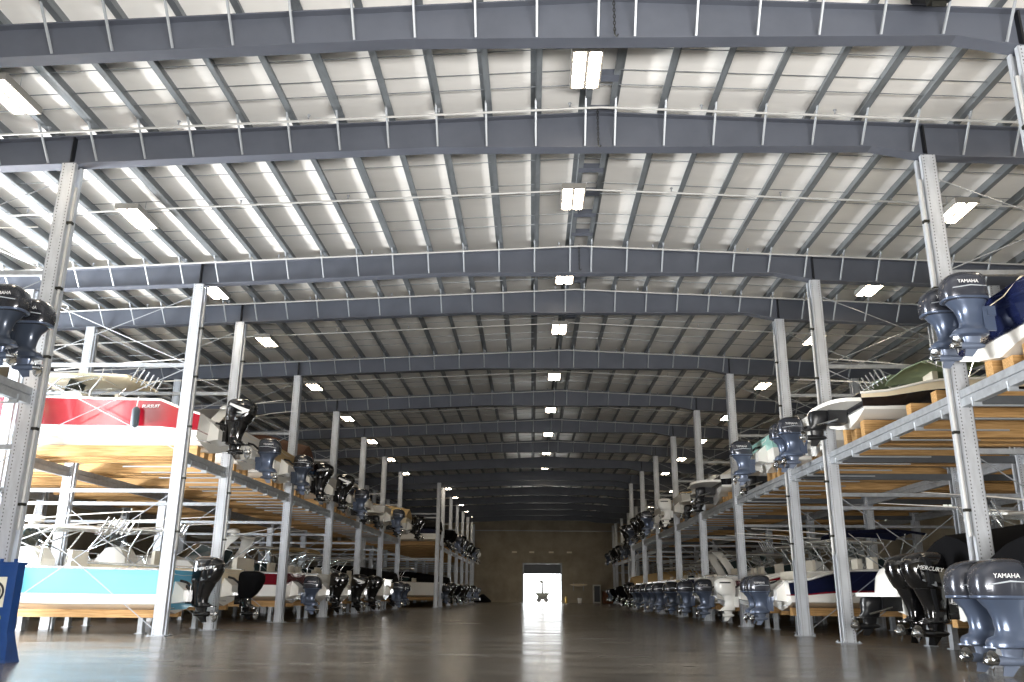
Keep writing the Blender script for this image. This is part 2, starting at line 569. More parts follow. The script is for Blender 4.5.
BUNKTOP_U, BUNKTOP_L = 4.72, .72
def build_rack(label, side, xf, xm, xb, ks, gaps=(), skip_struts=(), hi=True):
    s = -1 if side == 'L' else 1
    rack = empty('boat_rack', (xf, Y(ks[0]), 0))
    tag(rack, label, 'boat rack')
    off = Vector((-xf, -Y(ks[0]), 0))
    class R: pass
    # children are laid out in world space, so offset the empty away
    rack.location = (0, 0, 0)
    if hi:
        for k in ks[:4]:
            cx_, cy_ = xf - s * .19, Y(k) - .1
            mb = MB(); mb.tube([(cx_, cy_, 2.0), (cx_, cy_, bot(xf) - .5)], .03, 8)
            obj('conduit', mb, M_PIPE, rack, smooth=50)
            for z in (2.4, 3.7, 5.0, 6.3, 7.6):
                mb = MB(); mb.bbox(min(cx_ - s * .045, xf), max(cx_ - s * .045, xf), cy_ - .045, cy_ + .045, z, z + .05)
                obj('conduit_clamp', mb, M_CHAIN, rack)
    for k in ks:
        for xi, x in enumerate((xf, xm, xb)):
            u = link('upright', UP(bot(x)), rack, (x, Y(k), 0))
            if xi == 0: link('base_plate', BASEP, u)
        y = Y(k)
        for z in (3.42, 6.66):
            strut(rack, xf + s * .135, xb, y, z)
        if side == 'R': strut(rack, xf + s * .135, xb, y, 4.3, .17, 'deck_beam')
        if hi:
            for za, zb in ((.15, 3.38), (4.45, 6.6), (6.7, 8.6)):
                rod(rack, (xf + s * .13, y - .05, za), (xm, y - .05, zb))
                rod(rack, (xf + s * .13, y + .05, zb), (xm, y + .05, za))
    for a, b in zip(ks, ks[1:]):
        if (a, b) in gaps: continue
        for xx in (xf, xm, xb):
            shelf_beam(rack, xx, Y(a), Y(b))
        if hi:
            n = int((b - a) * 3)
            for i in range(n):
                yy = Y(a) + (i + .5) * (Y(b) - Y(a)) / n
                mb = MB()
                xq = xf - s * .07
                mb.tube([(xq, yy, 4.24), (xq, yy, 4.1), (xf + s * 1.7, yy, 4.1)], .018, 6)
                mb.bbox(xf - .075, xf + .075, yy - .03, yy + .03, 4.1, 4.155)
                obj('tie_rod', mb, M_BRACE, rack)
            # tie between uprights along the aisle high up, in the rear line
        for z in (6.66,):
            mb = MB(); mb.bbox(xm - .04, xm + .04, Y(a) + .16, Y(b) - .16, z - .05, z + .05)
            obj('tie_strut', mb, M_GALV, rack)
    return rack

KL = [-1, 0, 2, 3, 5, 7, 9, 11, 13]
KR = [-1, 0, 2, 3, 5, 7, 9, 11, 13, 15]
KLF = [15, 16, 18, 20, 22, 24, 26, 27]
KRF = [16, 18, 20, 22, 24, 26, 27]
rackL = build_rack('long grey steel two-tier boat rack on the left side, red boat on its upper tier', 'L', XL, XLM, XLB, KL, gaps=[(0, 2)])
rackR = build_rack('long grey steel two-tier boat rack on the right side, black-hulled boat on its upper tier', 'R', XR, XRM, XRB, KR)
rackLF = build_rack('far steel boat rack stepping out into the aisle beyond the long left rack', 'L', XLF, XLM + 1, XLB, KLF, hi=False)
rackRF = build_rack('far steel boat rack set back behind the end of the long right rack', 'R', XRF, XRM + 1.8, XRB + .5, KRF, hi=False)

# ------------------------------------------------------------------ outboards and drives
def gearcase(mb, mi=0, chrome=1, z0=.0, cx=.02):
    # antivent plate, leg, torpedo and skeg
    mb.loft([sering(cx - .06, 0, z, .3, .12, 2.5, 20) for z in (z0 - .02, z0 + .0)], mi=mi)
    mb.loft([sering(cx + .02 + d, 0, z, hx, hy, 2.2, 18) for z, hx, hy, d in ((z0 + .08, .2, .1, 0), (z0, .17, .07, 0), (z0 - .12, .14, .045, .0), (z0 - .22, .12, .04, -.02))], mi=mi)
    rings = []
    for t, r in ((.24, .008), (.21, .035), (.13, .058), (0, .066), (-.12, .066), (-.2, .058)):
        rings.append([(cx + t, r * math.cos(2 * PI * j / 14), z0 - .19 + r * math.sin(2 * PI * j / 14)) for j in range(14)])
    mb.loft(rings, mi=mi)
    mb.loft([[(cx + .1, -.015, z0 - .24), (cx + .1, .015, z0 - .24), (cx - .12, .015, z0 - .24), (cx - .12, -.015, z0 - .24)],
             [(cx - .02, -.006, z0 - .39), (cx - .02, .006, z0 - .39), (cx - .15, .006, z0 - .38), (cx - .15, -.006, z0 - .38)]], mi=mi)

def prop_mesh(m, cx=.02, z0=0., r=.19):
    mb = MB()
    rings = []
    for t, rr in ((-.2, .055), (-.3, .06), (-.36, .05), (-.38, .015)):
        rings.append([(cx + t, rr * math.cos(2 * PI * j / 12), z0 - .19 + rr * math.sin(2 * PI * j / 12)) for j in range(12)])
    mb.loft(rings)
    for b in range(3):
        a0 = 2 * PI * b / 3 + .4
        rings = []
        for q in range(6):
            f = q / 5
            rad = .05 + (r - .05) * f
            w = (.045 + .075 * math.sin(PI * min(1, f * .75 + .15))) * (1 if f < .95 else .55)
            pit = .9 - .5 * f
            ring = []
            for (u, tt) in ((-1, 0), (0, .006), (1, 0), (0, -.006)):
                ang = a0 + u * w * math.cos(pit) / rad * .8
                xx = cx - .28 + u * w * math.sin(pit) * .8 + tt
                ring.append((xx, rad * math.cos(ang), z0 - .19 + rad * math.sin(ang)))
            rings.append(ring)
        mb.loft(rings)
    return mb.mesh('propeller', m, 40)
PROP_S = prop_mesh(M_CHROME)
PROP_B = prop_mesh(M_BLACK)

def loft_rows(mb, rows, n=3., seg=28, mi=0):
    mb.loft([sering(cx, 0, z, hx, hy, n, seg) for z, cx, hx, hy in rows], mi=mi)

def swoosh_mesh(pts, y, m, t=.003):
    out = []
    for s in (1, -1):
        mb = MB(); mb.prism(pts, 'y', s * y - t, s * y + t)
        out.append(mb.mesh('decal', m))
    return out

ENG = {}
def def_engine(kind):
    if kind in ENG: return ENG[kind]
    parts = {}
    if kind in ('yam', 'yamdk'):
        c = MB(); loft_rows(c, [(.615, .02, .31, .2), (.625, .01, .365, .245), (.66, 0, .385, .258), (.80, -.005, .395, .262), (.93, 0, .385, .258), (1.02, .015, .362, .246), (1.09, .035, .32, .222), (1.14, .06, .25, .175), (1.165, .075, .16, .11), (1.172, .08, .06, .04)], 3.2)
        parts['cowling'] = (c.mesh('cowling', M_YTOP if kind == 'yam' else M_YDK, 50), None)
        d = MB(); loft_rows(d, [(.63, .0, .379, .255), (.64, .0, .39, .262), (.662, 0, .392, .264), (.67, 0, .387, .260)], 3.2)
        parts['trim_band'] = (d.mesh('trim_band', M_YMID, 50), None)
        m = MB(); loft_rows(m, [(.63, .02, .34, .225), (.56, .03, .30, .2), (.48, .05, .245, .165), (.36, .065, .215, .14), (.22, .07, .2, .13), (.14, .06, .215, .14), (.10, .03, .28, .175), (.05, .02, .305, .19), (-.005, .02, .3, .185), (-.03, .02, .24, .13)], 2.7)
        m.bbox(.22, .42, -.14, -.1, .05, .5); m.bbox(.22, .42, .1, .14, .05, .5); m.bbox(.3, .44, -.16, .16, .32, .5)
        parts['body'] = m.mesh('outboard_motor', M_YMID if kind == 'yam' else mat('dark_engine_paint', '#3a4250', .3, .35, coat=.4), 50)  # dark body colour also paints backlit shade on the front left twins
        g = MB(); gearcase(g)
        parts['lower_unit'] = (g.mesh('lower_unit', M_YLOW if kind == 'yam' else M_YMID, 40), None)
        st2 = []
        for s in (1, -1):
            st = MB(); st2.append(st)
            st.loft([[(-.3, s * .257, .80), (-.3, s * .2615, .803), (-.3, s * .2615, .815), (-.3, s * .257, .815)],
                     [(.02, s * .257, .85), (.02, s * .264, .85), (.02, s * .264, .87), (.02, s * .257, .87)],
                     [(.3, s * .245, .845), (.3, s * .256, .845), (.3, s * .256, .852), (.3, s * .245, .852)]])
        for i_, st in enumerate(st2): parts['stripe%d' % i_] = (st.mesh('stripe', M_SDEC), None)
        parts['text'] = ('YAMAHA', .088, M_WDEC, .264, .93, 0)
        parts['propeller'] = (PROP_S, None)
    elif kind in ('merc', 'merctall'):
        c = MB(); loft_rows(c, [(.54, .075, .28, .18), (.59, .055, .325, .22), (.70, .025, .355, .242), (.84, -.01, .38, .25), (.98, -.02, .385, .248), (1.08, .0, .355, .232), (1.14, .03, .29, .2), (1.18, .06, .2, .14), (1.195, .07, .08, .05)], 2.8)
        parts['cowling'] = (c.mesh('cowling', M_BTOP, 50), None)
        m = MB(); loft_rows(m, [(.6, .06, .305, .205), (.48, .078, .275, .18), (.34, .108, .238, .15), (.2, .13, .205, .13), (.08, .13, .195, .12), (.03, .08, .25, .15), (.0, .06, .26, .15), (-.03, .04, .2, .1)], 2.6)
        m.bbox(.28, .44, -.15, -.11, .05, .5); m.bbox(.28, .44, .11, .15, .05, .5); m.bbox(.34, .46, -.17, .17, .32, .5)
        parts['body'] = m.mesh('outboard_motor', M_BTOP, 50)
        g = MB(); gearcase(g, cx=.06)
        parts['lower_unit'] = (g.mesh('lower_unit', M_BTOP, 40), None)
        st2 = []
        for s in (1, -1):
            sw = MB(); st2.append(sw)
            sw.loft([[(-.16, s * .222, .70), (-.16, s * .232, .70), (-.16, s * .236, .72), (-.16, s * .222, .72)],
                     [(.06, s * .2, .60), (.06, s * .224, .60), (.06, s * .238, .68), (.06, s * .2, .68)],
                     [(.30, s * .15, .615), (.30, s * .198, .615), (.30, s * .206, .65), (.30, s * .15, .65)]])
        for i_, sw in enumerate(st2): parts['silver_wedge%d' % i_] = (sw.mesh('silver_wedge', M_SIL, 50), None)
        parts['text'] = ('MERCURY', .1, M_WDEC, .253, .9, .3)
        parts['propeller'] = (PROP_S, None)
    elif kind == 'mercsw':
        base = def_engine('merc')
        parts = dict(base)
        sw = swoosh_mesh([(-.3, .86), (-.1, .93), (.22, 1.05), (.24, 1.0), (0, .88), (-.12, .82), (.05, .80), (-.1, .76), (-.26, .80)], .251, M_WDEC)
        parts['text'] = None
        parts['decal0'], parts['decal1'] = (sw[0], None), (sw[1], None)
    elif kind == 'white':
        c = MB(); loft_rows(c, [(.52, .08, .25, .17), (.58, .04, .32, .22), (.68, .0, .37, .245), (.85, -.02, .39, .25), (1.0, -.03, .38, .245), (1.09, -.01, .34, .225), (1.14, .02, .25, .18), (1.16, .04, .1, .07)], 3.4)
        parts['cowling'] = (c.mesh('cowling', M_WENG, 50), None)
        m = MB(); loft_rows(m, [(.56, .08, .28, .19), (.44, .12, .22, .15), (.3, .14, .19, .13), (.15, .12, .19, .125), (.06, .06, .26, .16), (0, .04, .27, .16), (-.03, .03, .2, .1)], 2.7)
        m.bbox(.26, .44, -.15, .15, .1, .48)
        parts['body'] = m.mesh('outboard_motor', M_WENG, 50)
        g = MB(); gearcase(g, cx=.04)
        parts['lower_unit'] = (g.mesh('lower_unit', M_WENG, 40), None)
        for s in (1, -1):
            st = MB(); st.box((-.05, s * .249, .98), (.42, .006, .05))
            parts['stripe%d' % s] = (st.mesh('stripe', M_BLACK), None)
        parts['text'] = None
        parts['propeller'] = (PROP_B, None)
    elif kind == 'cover':
        c = MB(); loft_rows(c, [(.30, .14, .2, .17), (.42, .08, .3, .24), (.62, .02, .38, .29), (.85, -.03, .43, .31), (1.02, -.03, .43, .31), (1.12, -.01, .38, .28), (1.17, .02, .27, .2), (1.185, .04, .08, .06)], 3.0)
        parts['cowling'] = (c.mesh('engine_cover', M_FABK, 50), None)
        m = MB(); loft_rows(m, [(.5, .1, .24, .16), (.3, .14, .19, .13), (.12, .12, .2, .13), (.05, .06, .26, .15), (0, .04, .26, .15), (-.03, .03, .2, .1)], 2.7)
        m.bbox(.26, .46, -.15, .15, .1, .48)
        parts['body'] = m.mesh('outboard_motor', M_BTOP, 50)
        g = MB(); gearcase(g, cx=.04)
        parts['lower_unit'] = (g.mesh('lower_unit', M_BTOP, 40), None)
        parts['text'] = None
        parts['propeller'] = (PROP_S, None)
    elif kind == 'stern':
        m = MB()
        loft_rows(m, [(.44, .22, .2, .13), (.4, .18, .26, .16), (.28, .16, .27, .165), (.2, .14, .24, .15), (.1, .1, .2, .12), (.02, .06, .22, .1), (-.03, .04, .18, .07)], 2.6)
        m.bbox(.3, .72, -.2, .2, .12, .42)
        parts['body'] = m.mesh('stern_drive', M_BLACK, 50)
        g = MB(); gearcase(g, cx=.04)
        parts['lower_unit'] = (g.mesh('lower_unit', M_BLACK, 40), None)
        for s in (1, -1):
            r = MB(); r.tube([(.5, s * .2, .2), (.0, s * .17, .06)], .028, 8)
            parts['trim_ram%d' % s] = (r.mesh('trim_ram', M_CHROME, 40), None)
        parts['text'] = None
        parts['propeller'] = (PROP_S, None)
    ENG[kind] = parts
    return parts

def add_engine(boat, kind, x, y, detail=2, es=1., ez=0.):
    p = def_engine(kind)
    body = link(p['body'].name.split('.')[0], p['body'], boat, (x, y, -.37 * (1 - es) + ez))
    body.scale = (es, es, es)
    for nm, v in p.items():
        if nm in ('body', 'text') or v is None: continue
        if detail < 1 and nm.startswith(('stripe', 'trim', 'silver_wedge', 'decal')): continue
        me = v[0]
        o = link(me.name.split('.')[0], me, body)
    if p.get('text') and detail >= 2:
        s, size, m, yy, z, sh = p['text']
        me = text_mesh(s, size, m, .002, sh)
        rake = -.12 if kind.startswith('merc') else 0
        for sg in (1, -1):
            o = link('lettering', me, body, (-.02, sg * (yy + .001), z), (PI / 2, rake * sg, 0 if sg < 0 else PI))
    return body

# ------------------------------------------------------------------ boats
def hull_funcs(L, B, Fs, Fb, dip=0., dl=.16):
    def hw(t):
        s = max(0, (t - .38) / .62)
        return max(.03, B / 2 * (1 - s ** 2.4) * (.94 + .06 * min(1, t / .3)))
    def zs(t):
        z = Fs + (Fb - Fs) * t ** 1.5
        if dip and t < dl:
            q = 1 - t / dl
            z -= dip * q * q * (3 - 2 * q)
        return z
    def zk(t):
        s = max(0, (t - .55) / .45)
        return Fb * .8 * s ** 2.8
    def zc(t):
        return min(zs(t) * .93, .24 + Fb * .45 * max(0, (t - .25) / .75) ** 2 + (zk(t) * .35))
    def cw(t):
        return hw(t) * (.90 - .28 * max(0, (t - .3) / .7) ** 1.5)
    return hw, zs, zk, zc, cw

def boat(spec):
    side = spec['side']; s = -1 if side == 'L' else 1
    L, B = spec.get('L', 8.4), spec.get('B', 2.55)
    Fs, Fb = spec.get('Fs', 1.1), spec.get('Fb', 1.5)
    det = spec.get('det', 2)
    e_off = spec.get('eoff', .74)
    tx = spec['ex'] + s * e_off         # transom x in the world
    zkeel = (BUNKTOP_U if spec['tier'] == 'U' else BUNKTOP_L) - .1 + spec.get('zo', 0)
    root = empty('boat', (tx, spec['y'], zkeel), 0 if s > 0 else PI)
    tag(root, spec['label'], 'boat', spec.get('group'))
    hw, zs, zk, zc, cw = hull_funcs(L, B, Fs, Fb, spec.get('dip', 0), spec.get('dl', .16))
    bnd = spec.get('bound', .4)
    N = 26 if det >= 2 else 14
    ts = [0] + [((i / (N - 1)) ** .92) for i in range(1, N)]
    # ---- hull
    mb = MB(); rings = []
    def section(t):
        w, c, z_s, z_c, z_k = hw(t), cw(t), zs(t), zc(t), zk(t)
        def tp(f, bulge=.0):
            return (c + .03 + (w - c - .03) * (f ** 1.4), z_c + .02 + (z_s - z_c - .02) * f)
        half = [(0, z_k), (c * .5, z_k + (z_c - z_k) * .42), (c * .53, z_k + (z_c - z_k) * .40), (c, z_c), (c + .03, z_c + .01),
                tp(.15), tp(bnd), tp(bnd + .06), tp(bnd + .3 * (1 - bnd)), tp(bnd + .65 * (1 - bnd)), tp(1)]
        x = t * L - (.0 if t > 0 else 0)
        # raked transom and raked bow
        pts = []
        for (yy, zz) in half:
            rk = 0
            if t > .6: rk = (zz - z_k) * .35 * ((t - .6) / .4) ** 2
            if t == 0: rk = -.12 * (zz / max(z_s, .1)) * spec.get('rake', 1)
            pts.append((x + rk, yy, zz))
        return pts
    secs = [section(t) for t in ts]
    nh = len(secs[0])
    for sg in (1, -1):
        o = len(mb.v)
        for sec in secs: mb.v += [(p[0], p[1] * sg, p[2]) for p in sec]
        for i in range(len(secs) - 1):
            for j in range(nh - 1):
                f = (o + i * nh + j, o + i * nh + j + 1, o + (i + 1) * nh + j + 1, o + (i + 1) * nh + j)
                mb.f.append(f)
                mb.mi.append(0 if j < 6 else (2 if j == 6 else (3 if j == nh - 2 and spec.get('cap') else 1)))
    # transom
    tr = secs[0]
    for j in range(nh - 1):
        a, b2 = tr[j], tr[j + 1]
        if j == 0:
            mb.add([a, b2, (b2[0], -b2[1], b2[2])], [(0, 1, 2)], 0)
        else:
            mb.add([a, b2, (b2[0], -b2[1], b2[2]), (a[0], -a[1], a[2])], [(0, 1, 2, 3)], (1 if spec.get('transall') else 0) if j < 6 else (2 if j == 6 else spec.get('transmat', 1)))
    top_m, bot_m = HULL[spec['hull']], HULL[spec.get('bottom', 'white')]
    hull = obj('hull', mb, [bot_m, top_m, HULL[spec.get('stripe', spec.get('bottom', 'white'))], M_CREAM if spec.get('deck') == 'cream' else M_WHITE], root, smooth=35)
    # ---- deck with cockpit
    deckm = M_CREAM if spec.get('deck') == 'cream' else M_WHITE
    cock = spec.get('cock', .62)
    dk = MB(); secd = []
    for t in ts:
        w, z = hw(t), zs(t)
        x = secs[ts.index(t)][-1][0]
        ins = min(.2, w * .6)
        if t < .02 or t > cock:
            crown = .10 if t > cock else 0
            if t < .02:
                fl = z - .02
            half = [(w, z), (w - ins, z + .035), (max(w - ins - .04, .005), z + .035 + crown * .35), (max((w - ins) * .5, .003), z + .05 + crown * .9), (0, z + .05 + crown)]
            if t < .02: half = [(w, z), (w - ins, z + .03), (max(w - ins - .04, .01), z + .03), ((w - ins) * .5, z - .1), (0, z - .12)]
        else:
            half = [(w, z), (w - ins, z + .035), (w - ins - .05, z - .02), (w - ins - .08, .52), (0, .52)]
        secd.append([(x, a, b2) for a, b2 in half])
    for sg in (1, -1):
        o = len(dk.v)
        for sec in secd: dk.v += [(p[0], p[1] * sg, p[2]) for p in sec]
        for i in range(len(secd) - 1):
            for j in range(4):
                dk.f.append((o + i * 5 + j, o + i * 5 + j + 1, o + (i + 1) * 5 + j + 1, o + (i + 1) * 5 + j)); dk.mi.append(0)
    obj('deck', dk, deckm, root, smooth=40)
    # ---- rub rail
    if det >= 1:
        rr = MB()
        for sg in (1, -1):
            rr.tube([(sec[-1][0], sec[-1][1] * sg, sec[-1][2] - .01) for sec in secs[:-1]], .03, 6)
        obj('rub_rail', rr, M_WHITE if spec['hull'] in ('navy', 'black', 'red') else (M_RUB if spec.get('rail') == 'black' else M_ALU), root, smooth=50)
    if det >= 2 and spec.get('rails', True):
        br = MB(); hgt = .34
        for sg in (1, -1):
            idx = [i for i, t in enumerate(ts) if .55 <= t <= .97]
            pts = [(secs[i][-1][0], (secs[i][-1][1] - .07) * sg if secs[i][-1][1] > .1 else 0, secs[i][-1][2] + hgt) for i in idx]
            pts = [(pts[0][0] - .2, pts[0][1], pts[0][2] - hgt + .03)] + pts
            br.tube(pts, .016, 6)
            for i in idx[1::2]:
                p = secs[i][-1]
                yy = (p[1] - .07) * sg if p[1] > .1 else 0
                br.tube([(p[0], yy, p[2] + .02), (p[0], yy, p[2] + hgt)], .013, 6)
        obj('bow_rail', br, M_ALU, root, smooth=50)
    # ---- engines
    ek, en = spec.get('eng', ('yam', 1))
    for q in range(en):
        yy = (q - (en - 1) / 2) * .72
        add_engine(root, ek, -e_off, yy, det, spec.get('es', 1. if spec['k'] < 2 or ek.startswith('merc') else .88), spec.get('ez', 0))
    # motor bracket / transom well
    if ek != 'stern' and det >= 1 and not spec.get('nobracket'):
        b = MB(); b.prism([(-.02, .25), (-.34, .3), (-.34, .58), (-.02, .85)], 'y', -.34 * en - .12, .34 * en + .12)
        obj('motor_bracket', b, M_WHITE, root)
        if det >= 2:
            # trim tabs under the transom corners
            for sg in (1, -1):
                tt = MB(); tt.box((-.14, sg * B * .33, .16), (.3, .3, .015), ry=-.1)
                obj('trim_tab', tt, M_ALU, root)
            c = MB(); c.tube([(-e_off + .3, 0.05, .62), (-.25, .12, .78), (.0, .15, .84), (.12, .18, .8)], .032, 8)
            obj('rigging_hose', c, M_RUB, root, smooth=50)
    if ek == 'stern':
        pl = MB()
        pts = []
        for j in range(15):
            a = -PI / 2 + PI * j / 14
            pts.append((-.15 - spec.get('plat', .85) * math.cos(a) ** .6, B * .44 * math.sin(a)))
        pl.prism(pts + [(.1, B * .44), (.1, -B * .44)], 'z', .42, .50)
        obj('swim_platform', pl, M_WHITE, root)
        hb = MB()
        if spec.get('hatch', True): hb.loft([sering(-.02 + dx, 0, z, hx, hy, 5, 28) for z, hx, hy, dx in ((.36, .25, B * .30, .2), (.5, .42, B * .40, 0), (.85, .40, B * .40, .04), (Fs + .02, .34, B * .38, .08), (Fs + .07, .26, B * .33, .1))])
        if spec.get('hatch', True): obj('engine_hatch', hb, deckm, root, smooth=40)
    # ---- style
    st = spec.get('style', 'tt')
    cm = spec.get('canvas', M_WHITE)
    zf = .52
    if st in ('tt', 'ttbig'):
        cx = L * .40
        c = MB()
        prof = [(cx - .42, zf), (cx + .55, zf), (cx + .5, 1.25), (cx + .2, 1.62), (cx - .18, 1.66), (cx - .42, 1.35)]
        c.prism(prof, 'y', -.42, .42)
        obj('console', c, M_WHITE, root)
        if det >= 1:
            g = MB(); g.prism([(cx + .22, 1.6), (cx + .26, 1.58), (cx + .06, 2.12), (cx + .02, 2.12)], 'y', -.4, .4)
            obj('windscreen', g, M_GLASSD, root)
            se = MB(); se.bbox(cx - 1.25, cx - .8, -.42, .42, .95, 1.15); se.bbox(cx - 1.3, cx - 1.2, -.42, .42, 1.15, 1.55); se.bbox(cx - 1.15, cx - .9, -.34, .34, zf, .95)
            obj('helm_seat', se, M_SEAT, root)
        th = spec.get('th', 2.45)
        leg = MB()
        for sg in (1, -1):
            leg.tube([(cx + .75, sg * .62, zf + .02), (cx + .6, sg * .62, 1.6), (cx + .2, sg * .7, th - .12), (cx - .9, sg * .78, th - .05)], .027, 8)
            leg.tube([(cx - .55, sg * .6, zf + .02), (cx - .62, sg * .62, 1.6), (cx - .95, sg * .7, th - .05)], .027, 8)
            if det >= 1:
                leg.tube([(cx + .62, sg * .62, 1.55), (cx - .8, sg * .7, th - .1)], .018, 6)
                leg.tube([(cx - .6, sg * .62, 1.5), (cx + .35, sg * .68, th - .3)], .018, 6)
        if det >= 1:
            leg.tube([(cx + .45, -.66, 2.0), (cx + .45, .66, 2.0)], .018, 6)
            leg.tube([(cx - .8, -.68, th - .06), (cx - .8, .68, th - .06)], .018, 6)
        obj('t_top_frame', leg, M_ALU, root, smooth=50)
        tp = MB(); rings = []
        tl = spec.get('tl', 1.25)
        for q in range(9):
            f = -1 + 2 * q / 8
            wy = .98 * (1 - .18 * max(0, f) ** 3)
            ring = []
            for (a, dz) in ((-1, -.05), (-.6, .0), (0, .03), (.6, .0), (1, -.05), (.95, -.085), (0, -.05), (-.95, -.085)):
                ring.append((cx - .3 + f * tl, a * wy, th + dz - .05 * f * f))
            rings.append(ring)
        tp.loft(rings)
        obj('t_top_roof', tp, cm, root, smooth=40)
        if det >= 2:
            for q in range(6):
                yy = -.75 + q * .3
                rh = MB(); rh.tube([(cx - .3 - tl, yy, th - .2), (cx - .5 - tl, yy, th + .18)], .024, 7)
                obj('rod_holder', rh, M_ALU, root, smooth=50)
            rh = MB(); rh.tube([(cx - .34 - tl, -.8, th - .1), (cx - .34 - tl, .8, th - .1)], .018, 6)
            obj('rod_rail', rh, M_ALU, root, smooth=50)
            for sg in (1, -1):
                ot = MB(); ot.tube([(cx + .3, sg * .9, th + .05), (cx - 1.8, sg * 1.05, th + .22), (cx - 3.4, sg * 1.15, th + .3)], [.02, .016, .008], 6)
                obj('outrigger', ot, M_WHITE, root, smooth=50)
                ot = MB(); ot.tube([(cx - .2, sg * .6, th), (cx - .25, sg * .6, th + .55)], .009, 5)
                obj('antenna', ot, M_WHITE, root)
            if spec.get('radar'):
                rd = MB(); rd.loft([sering(cx + .1, 0, th + z, r, r, 2, 20) for z, r in ((.02, .1), (.08, .12), (.1, .26), (.2, .27), (.27, .2), (.29, .05))])
                obj('radar_dome', rd, M_WHITE, root, smooth=40)
        if st == 'ttbig':
            # forward cuddy with coaming and sloping front
            cb = MB()
            cb.loft([sering(L * .62, 0, z, hx, hy, 3, 24) for z, hx, hy in ((Fs - .1, L * .17, B * .36), (Fs + .35, L * .155, B * .33), (Fs + .55, L * .12, B * .27), (Fs + .6, L * .05, B * .1))])
            obj('cabin_trunk', cb, M_WHITE, root, smooth=40)
    elif st == 'express':
        cb = MB(); rings = []
        for (x, w, z) in ((.36, .84, .05), (.40, .84, .42), (.5, .8, .46), (.62, .68, .42), (.74, .48, .3), (.84, .26, .16)):
            zz = zs(x); W = hw(x) * w / .9
            rings.append([(x * L, W, zz), (x * L, W * .92, zz + z * .7), (x * L, W * .6, zz + z), (x * L, -W * .6, zz + z), (x * L, -W * .92, zz + z * .7), (x * L, -W, zz), (x * L, -W * .9, zz - .1), (x * L, W * .9, zz - .1)])
        cb.loft(rings)
        obj('cabin_trunk', cb, M_WHITE, root, smooth=35)
        zz = zs(.45) + .42
        wi = MB(); W = B * .40
        lo = [(L * .33, W, zz - .3), (L * .42, W * .93, zz - .05), (L * .49, W * .5, zz + .0), (L * .49, -W * .5, zz + .0), (L * .42, -W * .93, zz - .05), (L * .33, -W, zz - .3)]
        hi = [(L * .30, W * .93, zz + .28), (L * .36, W * .85, zz + .45), (L * .405, W * .42, zz + .5), (L * .405, -W * .42, zz + .5), (L * .36, -W * .85, zz + .45), (L * .30, -W * .93, zz + .28)]
        for i in range(5):
            a, b2, c2, d2 = lo[i], lo[i + 1], hi[i + 1], hi[i]
            n_ = Vector((.02, 0, .01))
            wi.loft([[a, b2, c2, d2], [tuple(Vector(p) - n_) for p in (a, b2, c2, d2)]])
        obj('windscreen', wi, M_GLASSD, root)
        if det >= 1:
            fr = MB(); fr.tube(hi, .02, 6); fr.tube(lo, .02, 6)
            for a, b2 in zip(lo, hi): fr.tube([a, b2], .018, 6)
            obj('windscreen_frame', fr, M_ALU, root, smooth=50)
        ar = MB(); rings = []
        az = zs(.25)
        for (yy, zz2, dx) in ((B * .46, az - .05, .42), (B * .455, az + .45, .2), (B * .42, az + .95, -.12), (B * .33, az + 1.22, -.3), (0, az + 1.3, -.36), (-B * .33, az + 1.22, -.3), (-B * .42, az + .95, -.12), (-B * .455, az + .45, .2), (-B * .46, az - .05, .42)):
            x = L * .27 + dx
            wd = .2 if abs(yy) > B * .36 else .26
            rings.append([(x - wd, yy, zz2), (x, yy * 1.03, zz2 + .04), (x + wd, yy, zz2), (x, yy * .95, zz2 - .05)])
        ar.loft(rings)
        obj('radar_arch', ar, M_WHITE, root, smooth=50)
        if spec.get('hardtop', True):
            ht = MB(); rings = []
            for q in range(7):
                f = q / 6
                rings.append([(L * .2 + f * 1.9, a * B * .42 * (1 - .12 * f), az + 1.26 + dz - .12 * (f - .5) ** 2) for a, dz in ((-1, 0), (-.5, .05), (0, .06), (.5, .05), (1, 0), (0, -.02))])
            ht.loft(rings); obj('hardtop', ht, cm, root, smooth=40)
        if det >= 2:
            rd = MB(); rd.loft([sering(L * .27, 0, az + 1.3 + z, r, r, 2, 20) for z, r in ((.0, .1), (.1, .1), (.12, .24), (.2, .25), (.27, .18), (.29, .05))])
            obj('radar_dome', rd, M_WHITE, root, smooth=40)
            for sg in (1, -1):
                an = MB(); an.tube([(L * .25, sg * .8, az + 1.25), (L * .1, sg * .85, az + 1.5), (-.1, sg * .9, az + 1.6)], [.014, .011, .006], 5)
                obj('antenna', an, M_WHITE, root)
            se = MB(); se.bbox(L * .22, L * .28, -B * .36, B * .36, .9, 1.2); se.bbox(L * .205, L * .225, -B * .36, B * .36, 1.1, 1.6)
            obj('helm_seat', se, M_SEAT, root)
    elif st == 'cover':
        cv = MB(); rings = []
        for i, t in enumerate(ts):
            if t > .93: break
            w, z = hw(t) + .02, zs(t)
            hgt = spec.get('ch', .85) * (.55 + .45 * math.sin(PI * min(1, max(0, t * 1.25 + .02)))) * (1 - max(0, t - .6) * 1.6)
            hgt = max(.12, hgt)
            x = secs[i][-1][0]
            rg = [(x, w, z - .12), (x, w, z + .03), (x, w * .72, z + hgt * .42), (x, w * .36, z + hgt * .8), (x, 0, z + hgt), (x, -w * .36, z + hgt * .8), (x, -w * .72, z + hgt * .42), (x, -w, z + .03), (x, -w, z - .12)]
            rings.append(rg)
        cv.loft(rings, cap=False, closed=False)
        # close the ends
        for rg in (rings[0], rings[-1]): cv.add(rg, [tuple(range(len(rg)))])
        obj('canvas_cover', cv, cm if cm is not M_WHITE else M_FABK, root, smooth=45)
    elif st in ('bow', 'bimini'):
        zz = zs(.45)
